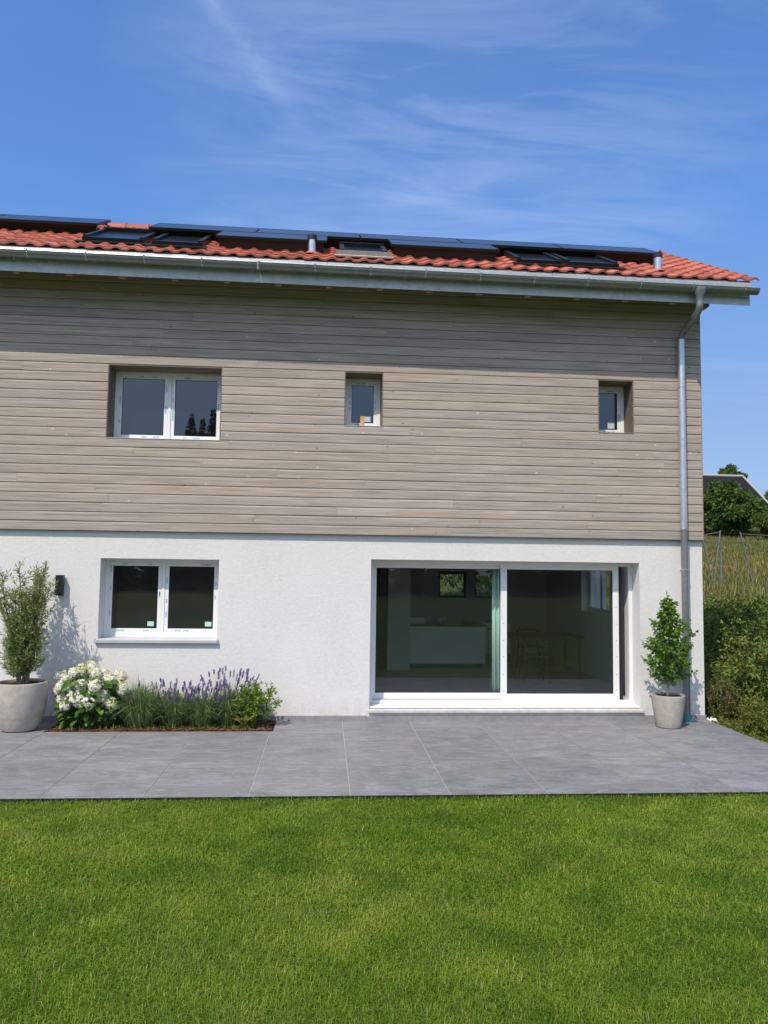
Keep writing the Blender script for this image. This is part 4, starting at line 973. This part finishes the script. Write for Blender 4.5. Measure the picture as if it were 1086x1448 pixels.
def hydrangea():
    x, y = -8.17, -.34; o = thing('hydrangea', (x, y, 0), 'hydrangea bush with white flower heads beside the large pot', 'hydrangea')
    st = MB(); r = random.Random(31); heads = []
    C = []; D = []; S = []
    hp = [(-.31, -.12, .50), (-.22, .06, .66), (-.30, .02, .58), (-.13, .05, .74), (-.02, .10, .72), (.06, -.02, .66), (.20, .02, .58), (.31, .04, .52), (.17, -.14, .40), (.20, -.10, .33), (-.08, -.18, .52), (-.18, -.20, .42), (-.09, -.24, .36), (.02, -.25, .32), (.28, -.16, .28), (-.26, -.20, .37), (-.34, -.06, .45), (.10, .12, .64), (-.36, .05, .62), (.36, .0, .44), (.10, -.20, .52), (-.22, -.22, .28), (.30, .12, .62), (-.05, .18, .80)]
    for i, (dx, dy, z) in enumerate(hp):
        z = min(z, .70)*.93; h = Vector((x+dx*1.08, y+dy, z+.03)); b = Vector((x+dx*.25, y+dy*.25, .0)); md = b.lerp(h, .55)+Vector((dx*.12, dy*.12, .06)); st.tube([b, md, h], [.006, .005, .004], 5, False)
        heads.append((h, r.uniform(.066, .094)))
        for t in (.35, .5, .65, .8, .92):
            for s in (0, 1):
                c = b.lerp(md, t/.55) if t < .55 else md.lerp(h, (t-.55)/.45); an = r.uniform(0, 6.28); C.append(c); D.append((math.cos(an)+dx, math.sin(an)-.35+dy, r.uniform(-.1, .5))); S.append(r.uniform(.7, 1.15))
    for k in range(230):
        an = r.uniform(0, 6.28); z = r.uniform(.05, .60); rad = .36*math.sqrt(max(0.05, 1-((z-.34)/.46)**2))*r.uniform(.6, 1.0); C.append((x+rad*math.cos(an), y+rad*.85*math.sin(an), z)); D.append((math.cos(an), math.sin(an)-.3, r.uniform(-.5, .35))); S.append(r.uniform(.7, 1.2))
    S = np.array(S); st.build('stem', 'green_stem', o, smooth=True, recalc=False)
    leaves('foliage', C, D, .115*S, .075*S, 'hydrangea_leaf', o, fold=.1, droop=.3, N=unit(np.array(D)*.3+np.array([0, -.5, 1.0])+RNG.normal(0, .3, (len(C), 3))))
    for hi, (h, s) in enumerate(heads):
        n = 230; d = unit(RNG.normal(size=(n, 3))+np.array([0, -.25, .35])); el = np.array([s, s, s])*RNG.uniform(.84, 1.14, 3); ph = RNG.uniform(0, 6.28, 3)
        lump = 1+.11*np.sin(d[:, :1]*4.1+ph[0])*np.sin(d[:, 1:2]*3.7+ph[1])+.08*np.sin(d[:, 2:3]*5.3+ph[2]+d[:, :1]*3); c = np.array(h)+d*el*lump*RNG.uniform(.86, 1.06, (n, 1))
        t1 = unit(np.cross(d+RNG.normal(0, .35, (n, 3)), RNG.normal(size=(n, 3)))); t2 = unit(np.cross(d, t1)); q = RNG.uniform(.009, .016, (n, 1))
        V = np.stack([c, c+t1*q+t2*q*.5+d*.003, c+t2*q*1.2+d*.002, c-t1*q+t2*q*.6+d*.003, c-t1*q*.9-t2*q*.6+d*.003, c-t2*q*1.2+d*.001, c+t1*q*.9-t2*q*.6+d*.003], 1).reshape(-1, 3)
        b = np.arange(n)[:, None]*7; F = np.concatenate([b+np.array([0, 1, 2]), b+np.array([0, 2, 3]), b+np.array([0, 3, 4]), b+np.array([0, 4, 5]), b+np.array([0, 5, 6]), b+np.array([0, 6, 1])])
        np_mesh('flower_head', V, [F], 'hydrangea_young' if hi in (3, 7, 14) else 'hydrangea_petal', o)
hydrangea()
def lavender(x, y, rad, h, nleaf, nspike, spike_h, label, seed):
    o = thing('lavender', (x, y, 0), label, 'lavender', 'lavender plants in the bed'); r = random.Random(seed)
    n = nleaf; an = RNG.uniform(0, 2*np.pi, n); q = np.sqrt(RNG.random(n)); C = np.stack([x+np.cos(an)*q*rad*.55, y+np.sin(an)*q*rad*.45, np.full(n, .01)+RNG.random(n)*.12], 1)
    D = np.stack([np.cos(an), np.sin(an), np.zeros(n)], 1); L = h*RNG.uniform(.5, 1.05, n)*(1.05-.25*q); v, f, t = blades(C, D, L, RNG.uniform(.006, .011, n), RNG.uniform(.15, 1.25, n)*(.25+.95*q), RNG.random(n))
    np_mesh('foliage', v, f, 'lavender_leaf', o)
    # little side leaves so that the clump is not only blades
    m = nleaf; an = RNG.uniform(0, 2*np.pi, m); q = RNG.random(m)**.6; z = h*RNG.uniform(.15, .85, m); C = np.stack([x+np.cos(an)*q*rad*(.6+.4*z/h), y+np.sin(an)*q*rad*.8*(.6+.4*z/h), z*(1-.35*q*q)], 1); D = np.stack([np.cos(an)*.6, np.sin(an)*.6, RNG.uniform(.4, 1.4, m)], 1)
    leaves('leaf_spray', C, D, RNG.uniform(.03, .06, m), RNG.uniform(.006, .010, m), 'lavender_leaf', o, pts=4, fold=.05)
    st = MB(); SC_ = []; SD = []
    for k in range(nspike):
        a = r.uniform(0, 6.28); qq = math.sqrt(r.random()); b = Vector((x+math.cos(a)*qq*rad*.6, y+math.sin(a)*qq*rad*.45, h*.3)); ln = spike_h*r.uniform(.35, 1.08); d = Vector((math.cos(a)*qq*.34+r.uniform(-.12, .12), math.sin(a)*qq*.3-.03, 1)).normalized()
        tip = b+d*ln+Vector((math.cos(a)*.05*qq, 0, 0)); st.tube([b, b.lerp(tip, .5)-Vector((math.cos(a)*.01, 0, 0)), tip], [.0022, .0018, .0015], 4, False)
        sl = r.uniform(.05, .10)
        for s in range(26):
            t = s/25; c = tip-d*sl*t+d*.0; aa = s*2.4; rr_ = .0065*(1 if .12 < t < .8 else .6); SC_.append(c+Vector((math.cos(aa), math.sin(aa), 0))*rr_*.4); SD.append((math.cos(aa)*.8, math.sin(aa)*.8, .9))
    st.build('stalk', 'green_stem', o, recalc=False)
    leaves('flower_spike', SC_, SD, .0165, .0125, 'lavender_flower', o, pts=4, fold=.3)
lavender(-7.55, -.34, .36, .60, 1100, 16, .36, 'lavender clump with few flowers next to the hydrangea', 1)
lavender(-7.13, -.33, .28, .48, 760, 58, .44, 'lavender with purple spikes next to the sparse clump', 2)
lavender(-6.79, -.37, .28, .44, 760, 58, .42, 'lavender with purple spikes in the middle of the bed', 3)
lavender(-6.48, -.27, .27, .52, 700, 66, .54, 'tallest lavender with purple spikes beside the leafy green shrub', 4)
def leafy(name, x, y, rx, ry, h, n, L, Wd, mat, label, cat, stems=14, droop=.2, seed=1):
    o = thing(name, (x, y, terrain(x, y) if x > .1 else 0), label, cat); z0 = float(terrain(x, y)) if x > .1 else 0.0; r = random.Random(seed); st = MB(); tw = []
    for k in range(stems):
        a = r.uniform(0, 6.28); q = math.sqrt(r.random()); t = Vector((x+math.cos(a)*q*rx, y+math.sin(a)*q*ry, z0+h*(1-.45*q*q)*r.uniform(.8, 1.08))); b = Vector((x+math.cos(a)*q*rx*.3, y+math.sin(a)*q*ry*.3, z0-.02)); md = b.lerp(t, .5)+Vector((math.cos(a)*.03, math.sin(a)*.03, h*.08))
        st.tube([b, md, t], [.005, .004, .002], 5, False); tw.append([b, md, t])
        for s in range(6):
            c = md.lerp(t, r.uniform(-.5, .9)) ; d = Vector((r.uniform(-1, 1), r.uniform(-1, 1), r.uniform(.0, 1))).normalized()*h*.22; tw.append([c, c+d*.5, c+d])
    st.build('stem', 'green_stem', o, recalc=False)
    tot = sum(np.linalg.norm(np.diff(np.array(p), axis=0), axis=1).sum() for p in tw)
    C, D, LL, WW = twig_leaves(tw, tot/n, L, Wd, .9, .2); leaves('foliage', C, D, LL, WW, mat, o, fold=.15, droop=droop)
    return o
leafy('green_shrub', -6.14, -.33, .31, .24, .56, 2300, .055, .026, 'shrub_leaf', 'leafy light green shrub at the right end of the flower bed', 'shrub', 26, seed=3)
def fern(x, y, label):
    o = thing('yellow_fern', (x, y, 0), label, 'fern'); C = []; D = []; st = MB(); r = random.Random(2)
    for k in range(15):
        a = r.uniform(2.6, 6.8); l = r.uniform(.14, .24); p = [Vector((x+math.cos(a)*l*t*.75, y+math.sin(a)*l*t*.5, .02+l*(1.25*t-.55*t*t))) for t in [i/8 for i in range(9)]]; st.tube(p, .0015, 4, False)
        for i in range(1, 9):
            d = (p[i]-p[i-1]).normalized(); s = d.cross(Vector((0, 0, 1))).normalized()
            for sg in (-1, 1): C.append(p[i]); D.append(s*sg+d*.6)
    st.build('stem', 'green_stem', o, recalc=False); leaves('frond', C, D, RNG.uniform(.030, .05, len(C)), .014, 'fern_yellow', o, pts=4, fold=.05)
fern(-6.24, -.545, 'small yellow green fern in front of the leafy shrub')
def low_weeds():
    n = 420; x = RNG.uniform(BX0+.1, BX1-.25, n); y = BY+.05+RNG.random(n)**1.3*.25; a = RNG.uniform(0, 6.28, n); D = np.stack([np.cos(a), np.sin(a), np.zeros(n)], 1)
    v, f, t = blades(np.stack([x, y, np.zeros(n)], 1), D, RNG.uniform(.03, .10, n), RNG.uniform(.004, .008, n), RNG.uniform(.4, 1.2, n), RNG.uniform(.1, .7, n)); o = np_mesh('bed_ground_cover', v, f, 'grass_blade', attr=t)
    tag(o, 'sparse low green shoots at the front of the planting bed', 'ground cover', kind='stuff')
low_weeds()

# ------------------------------------------------------------------ right bank, meadow and what stands there
def bank():
    C = []; D = []; r = random.Random(17); st = MB(); tw = []
    for k in range(560):
        y = -2.2+r.random()**.85*10.5; x0 = .42+max(0, (-y+0.1))*.42; x = x0+r.random()**.9*(2.4+.42*max(y+2, 0)); edge = min(1, (x-x0)/.9+.12); z = float(terrain(x, y))
        h = (.22+.85*edge)*r.choice((.5, .7, .85, 1.0, 1.0, 1.3))*(.55 if y < -.8 else 1)*float(np.interp(y, [2.5, 6.5], [1.0, .5]))
        for s in range(3):
            a = r.uniform(0, 6.28); l = h*r.uniform(.5, .9); b = Vector((x, y, z-.03)); md = b+Vector((math.cos(a)*l*.22, math.sin(a)*l*.22, h*.72)); t = b+Vector((math.cos(a)*l*.7, math.sin(a)*l*.7, h*r.uniform(.65, 1.05))); st.tube([b, md, t], [.006, .004, .002], 4, False); tw.append([b, md, t])
            for q in range(3):
                c = md.lerp(t, r.uniform(-.2, .9)); d = Vector((r.uniform(-1, 1), r.uniform(-1, 1), r.uniform(-.1, .9))).normalized()*h*.3; tw.append([c, c+d*.5, c+d])
    Cc, Dd, L, Wd = twig_leaves(tw, .046, .084, .034, .95, .12)
    o = leaves('bramble_thicket', Cc, Dd, L, Wd, 'bank_leaf', None, fold=.15, droop=.25); tag(o, 'dense overgrown green thicket on the bank right of the terrace', 'thicket', kind='stuff')
    s = st.build('thicket_stems', 'twig', None, recalc=False); tag(s, 'tangled thin stems inside the thicket on the bank', 'stems', kind='stuff')
    n = 5200; x = .05+RNG.random(n)**1.2*1.9; y = RNG.uniform(-3.5, 1.2, n); z = terrain(x, y)+RNG.random(n)*.17*np.clip((x-.0)/.3, .3, 1.4); a = RNG.uniform(0, 6.28, n)
    o = leaves('bank_ground_cover', np.stack([x, y, z], 1), np.stack([np.cos(a), np.sin(a), RNG.uniform(-.2, 1.1, n)], 1), RNG.uniform(.03, .065, n), RNG.uniform(.012, .026, n), 'bank_yellow', None, fold=.15, droop=.2)
    tag(o, 'low yellow green ground cover along the right edge of the terrace', 'ground cover', kind='stuff')
    leafy('low_shrub', .50, -.60, .38, .6, .50, 2300, .05, .022, 'bank_yellow', 'low yellow green shrub at the right edge of the terrace by the house corner', 'shrub', 40, seed=41)
    leafy('arching_shrub', .85, .55, .6, .5, .80, 2000, .085, .024, 'shrub_leaf', 'green shrub with long arching leaves behind the low yellow green shrub', 'shrub', 30, .35, seed=42)
    leafy('russet_shrub', .36, .30, .28, .5, .66, 1000, .04, .018, 'bank_russet', 'brownish withered shrub close to the house corner', 'shrub', 22, seed=43)
    leafy('silver_shrub', 1.15, -.75, .3, .4, .56, 1300, .035, .012, 'bank_silver', 'silvery grey shrub at the right border of the photo', 'shrub', 30, seed=44)
    leafy('olive_green_shrub', .80, -1.75, .45, .7, .36, 2200, .045, .018, 'shrub_leaf', 'low green shrub beside the terrace edge nearest the lawn', 'shrub', 36, seed=45)
bank()
def meadow():
    n = 60000; d = 13+RNG.random(n)**1.25*58; ta = RNG.uniform(.34, .80, n); x = -5.26+d*ta/np.sqrt(1+ta**2)*1.0; y = -10.43+d/np.sqrt(1+ta**2); k = (x > 1.0) & (y > 3.5); x, y, d = x[k], y[k], d[k]; n = len(x)
    cl = np.sin(x*.9+np.sin(y*.6)*2)+np.sin(y*.5+x*.3)
    a = RNG.uniform(0, 6.28, n); D = np.stack([np.cos(a), np.sin(a), np.zeros(n)], 1); L = np.clip(RNG.normal(.26, .11, n), .08, .75)*(1+.22*cl)*(1-.25*sstep(20, 45, d)); Wd = RNG.uniform(.006, .014, n)*np.clip(d/16, 1, 3.2)
    tint = np.clip(RNG.normal(.5, .22, n)+.10*cl-.12*sstep(35, 55, d), 0, 1)
    v, f, t = blades(np.stack([x, y, terrain(x, y)-.01], 1), D, L, Wd, np.clip(RNG.normal(.5, .25, n), .05, 1.2), tint)
    o = np_mesh('meadow_grass', v, f, 'meadow_blade', attr=t); tag(o, 'tall dry meadow grass on the slope behind the thicket', 'grass', kind='stuff')
meadow()
def gz(x, y): return float(terrain(x, y))
def pole(p, label, r=.027, name='trellis_pole'):
    o = bpy.data.objects.new; m = MB(); b, t = Vector(p[0]), Vector(p[1]); d = (t-b).normalized(); m.tube([b-d*.5, t], [r*1.05, r*.9], 10); ob = m.build(name, 'pole_metal', smooth=True); tag(ob, label, 'pole', 'trellis poles on the meadow'); return t
t1 = pole(((6.93, 13, gz(6.9, 13)), (6.60, 13, 3.12)), 'grey metal pole leaning left close beside the house corner')
t2 = pole(((6.97, 13.1, gz(6.97, 13.1)), (7.23, 13.1, 3.40)), 'grey metal pole leaning right, forming a V with the pole at the house corner')
t3 = pole(((7.28, 13.2, gz(7.28, 13.2)), (7.29, 13.2, 2.80)), 'shorter upright pale pole between the leaning poles', .034)
t4 = pole(((8.24, 13, gz(8.24, 13)), (7.82, 13, 3.36)), 'grey metal pole leaning left, rightmost on the meadow')
def wire(a, b, sag, label):
    a, b = Vector(a), Vector(b); m = MB(); m.tube([a.lerp(b, t)-Vector((0, 0, 4*sag*t*(1-t))) for t in [i/10 for i in range(11)]], .011, 6); o = m.build('trellis_wire', 'pole_metal', smooth=True); tag(o, label, 'wire', 'trellis wires')
wire((3.6, 13.6, 3.22), t2+Vector((0, 0, -.05)), .16, 'wire running from behind the house to the V poles')
wire((3.6, 13.2, 3.20), t4+Vector((0, 0, -.30)), .05, 'slack wire passing the V poles to the rightmost pole')
wire(t4+Vector((0, 0, -.06)), (12.5, 13.4, 3.30), .06, 'upper wire running right from the rightmost pole')
wire(t4+Vector((0, 0, -.30)), (12.5, 13.0, 3.12), .04, 'lower wire running right from the rightmost pole')

def tree(name, x, y, h, rx, mat, label, n, leaf, cz=.56, rz=.46, group=None, lumps=26, seed=0, trunk_h=.35):
    z0 = gz(x, y); o = thing(name, (x, y, z0), label, 'tree', group); r = random.Random(seed)
    t = MB(); top = Vector((x, y, z0+h*.7)); pts = [Vector((x+.02*h*math.sin(3*q), y, z0-.2+h*.72*q)) for q in (0, .3, .6, 1)]; t.tube(pts, [h*.028, h*.022, h*.015, h*.006], 8)
    C = []; D = []
    for k in range(lumps):
        a = r.uniform(0, 6.28); q = r.random()**.5; zz = r.uniform(-1, 1); rad = math.sqrt(max(0, 1-zz*zz))*q; lr = rx*r.uniform(.12, .32); c = Vector((x+math.cos(a)*rad*rx*.84, y+math.sin(a)*rad*rx*.84, z0+h*cz+zz*(h*rz-lr*.75)))
        t.tube([Vector((x, y, z0+h*r.uniform(.25, .5))), Vector((x, y, z0+h*.45)).lerp(c, .6), c], [h*.010, h*.006, h*.002], 5, False)
        m = n//lumps; d = unit(RNG.normal(size=(m, 3))); cc = np.array(c)+d*np.array([lr, lr, lr*.8])*(RNG.random((m, 1))**.4)*RNG.uniform(.75, 1.25, (m, 1)); C.append(cc); D.append(d+RNG.normal(0, .5, (m, 3))+np.array([0, 0, -.2]))
    t.build('trunk', 'bark', o, smooth=True, recalc=False); C = np.concatenate(C); D = np.concatenate(D)
    leaves('crown', C, D, leaf*RNG.uniform(.6, 1.3, len(C)), leaf*.6, mat, o, pts=4, fold=.12)
    return o
tree('broadleaf_tree', 24.1, 44, 3.75, 2.4, 'tree_leaf', 'dark broad tree in front of the slate roofed house', 17000, .27, .50, .50, lumps=64, seed=3)
tree('broadleaf_tree', 23.7, 43.5, 4.5, 1.25, 'tree_leaf', 'slim taller tree whose tip reaches the slate roof ridge', 5000, .25, .52, .48, lumps=24, seed=13)
tree('broadleaf_tree', 22.2, 46, 3.7, 1.9, 'tree_leaf', 'tree half hidden by the house corner, left of the dark broad tree', 6000, .24, .50, .50, lumps=26, seed=4)
tree('broadleaf_tree', 26.9, 47, 2.6, 1.6, 'tree_leaf', 'lower tree at the right shoulder of the dark broad tree', 6000, .22, .5, .5, lumps=24, seed=8)
tree('broadleaf_tree', 44.2, 80, 8.6, 2.6, 'tree_leaf', 'round treetop rising behind the slate roof ridge', 8000, .30, .62, .36, lumps=24, seed=5)
tree('broadleaf_tree', 43.4, 70, 4.6, 2.2, 'tree_leaf', 'dark tree right of the slate roof at the border of the photo', 6000, .28, .56, .44, lumps=22, seed=6)
tree('bush', 24.7, 39.5, 2.0, 1.7, 'tree_leaf_light', 'yellow green bush at the right border in front of the trees', 5000, .16, .5, .48, lumps=22, seed=7)
def far_house():
    x, y = 36.2, 62.0; z0 = gz(x, y); o = thing('far_house', (x-5, y+3, z0), 'distant house with a steep dark slate roof behind the trees', 'house')
    m = MB(); m.box(x-12, x+.9, y-.2, y+6.2, z0-.5, 9.2); m.build('wall', 'far_wall', o)
    rb = MB(); zr = 11.85; ze = 8.9; rb.add([(x-13, y-1.2, ze), (x+1.25, y-1.2, ze), (x+.25, y+1.5, zr), (x-13, y+1.5, zr), (x-13, y+7, ze), (x+1.25, y+7, ze), (x+.25, y+4.5, zr), (x-13, y+4.5, zr)], [(0,1,2,3),(4,7,6,5),(1,5,6,2),(3,2,6,7),(0,3,7,4),(0,4,5,1)])
    rf = rb.build('roof', 'slate', o)
    c = MB(); c.tube([(x-13, y+1.5, zr+.04), (x+.28, y+1.5, zr+.04)], .13, 8); c.tube([(x+.26, y+1.5, zr+.02), (x+1.27, y-1.2, ze+.02)], .09, 8); c.build('ridge_cap', 'lead_apron', rf)
far_house()
# greenery behind the house, seen through the kitchen windows
for i, (x, y) in enumerate(((-4.4, 11.6), (-2.6, 11.0), (-.9, 11.8))):
    tree('hedge_bush', x, y, 2.6, 1.25, 'tree_leaf', ['left bush seen through the kitchen windows at the back', 'middle bush seen through the kitchen windows at the back', 'right bush seen through the kitchen windows at the back'][i], 3500, .12, .5, .5, 'bushes behind the kitchen', lumps=18, seed=50+i)
# spruce wood behind the photographer, seen in the panes
def wood():
    V = []; Fs = []; off = 0; r = random.Random(12); Cs = []; Ds = []; Ls = []
    for k in range(64):
        x = -42+k*1.32+r.uniform(-1.2, 1.2); y = -50-r.uniform(0, 13); h = r.uniform(13.2, 16.2) if -17.6 < x < -13.4 else r.uniform(7.0, 11.0)*(.9+.15*math.sin(k*.9)); n = 700
        t = RNG.random(n)**.75; a = RNG.uniform(0, 6.28, n); rad = (1-t)*h*.19*RNG.uniform(.45, 1.05, n)+.05; Cs.append(np.stack([x+np.cos(a)*rad*.3, y+np.sin(a)*rad*.3, t*h], 1)); Ds.append(np.stack([np.cos(a), np.sin(a), np.full(n, -.25)], 1)); Ls.append(rad*1.1+.15)
    for k in range(11):
        x = -17.7+k*.42+r.uniform(-.15, .15); y = -54-r.uniform(0, 5); h = (14.4, 15.6, 14.8, 13.9, 15.0, 16.2, 15.2, 16.4, 14.8, 15.4, 14.2)[k]; n = 900
        t = RNG.random(n)**.75; a = RNG.uniform(0, 6.28, n); rad = (1-t)*h*.21*RNG.uniform(.45, 1.05, n)+.05; Cs.append(np.stack([x+np.cos(a)*rad*.3, y+np.sin(a)*rad*.3, t*h], 1)); Ds.append(np.stack([np.cos(a), np.sin(a), np.full(n, -.25)], 1)); Ls.append(rad*1.1+.15)
    C = np.concatenate(Cs); L = np.concatenate(Ls); o = leaves('spruce_wood', C, np.concatenate(Ds), L, np.maximum(L*.42, .2), 'spruce_needles', None, pts=4, fold=.05, droop=.15, N=np.tile([0, 0, 1.0], (len(C), 1))+RNG.normal(0, .5, (len(C), 3)))
    tag(o, 'dark spruce wood reflected in the upper left window', 'wood', kind='stuff')
wood()
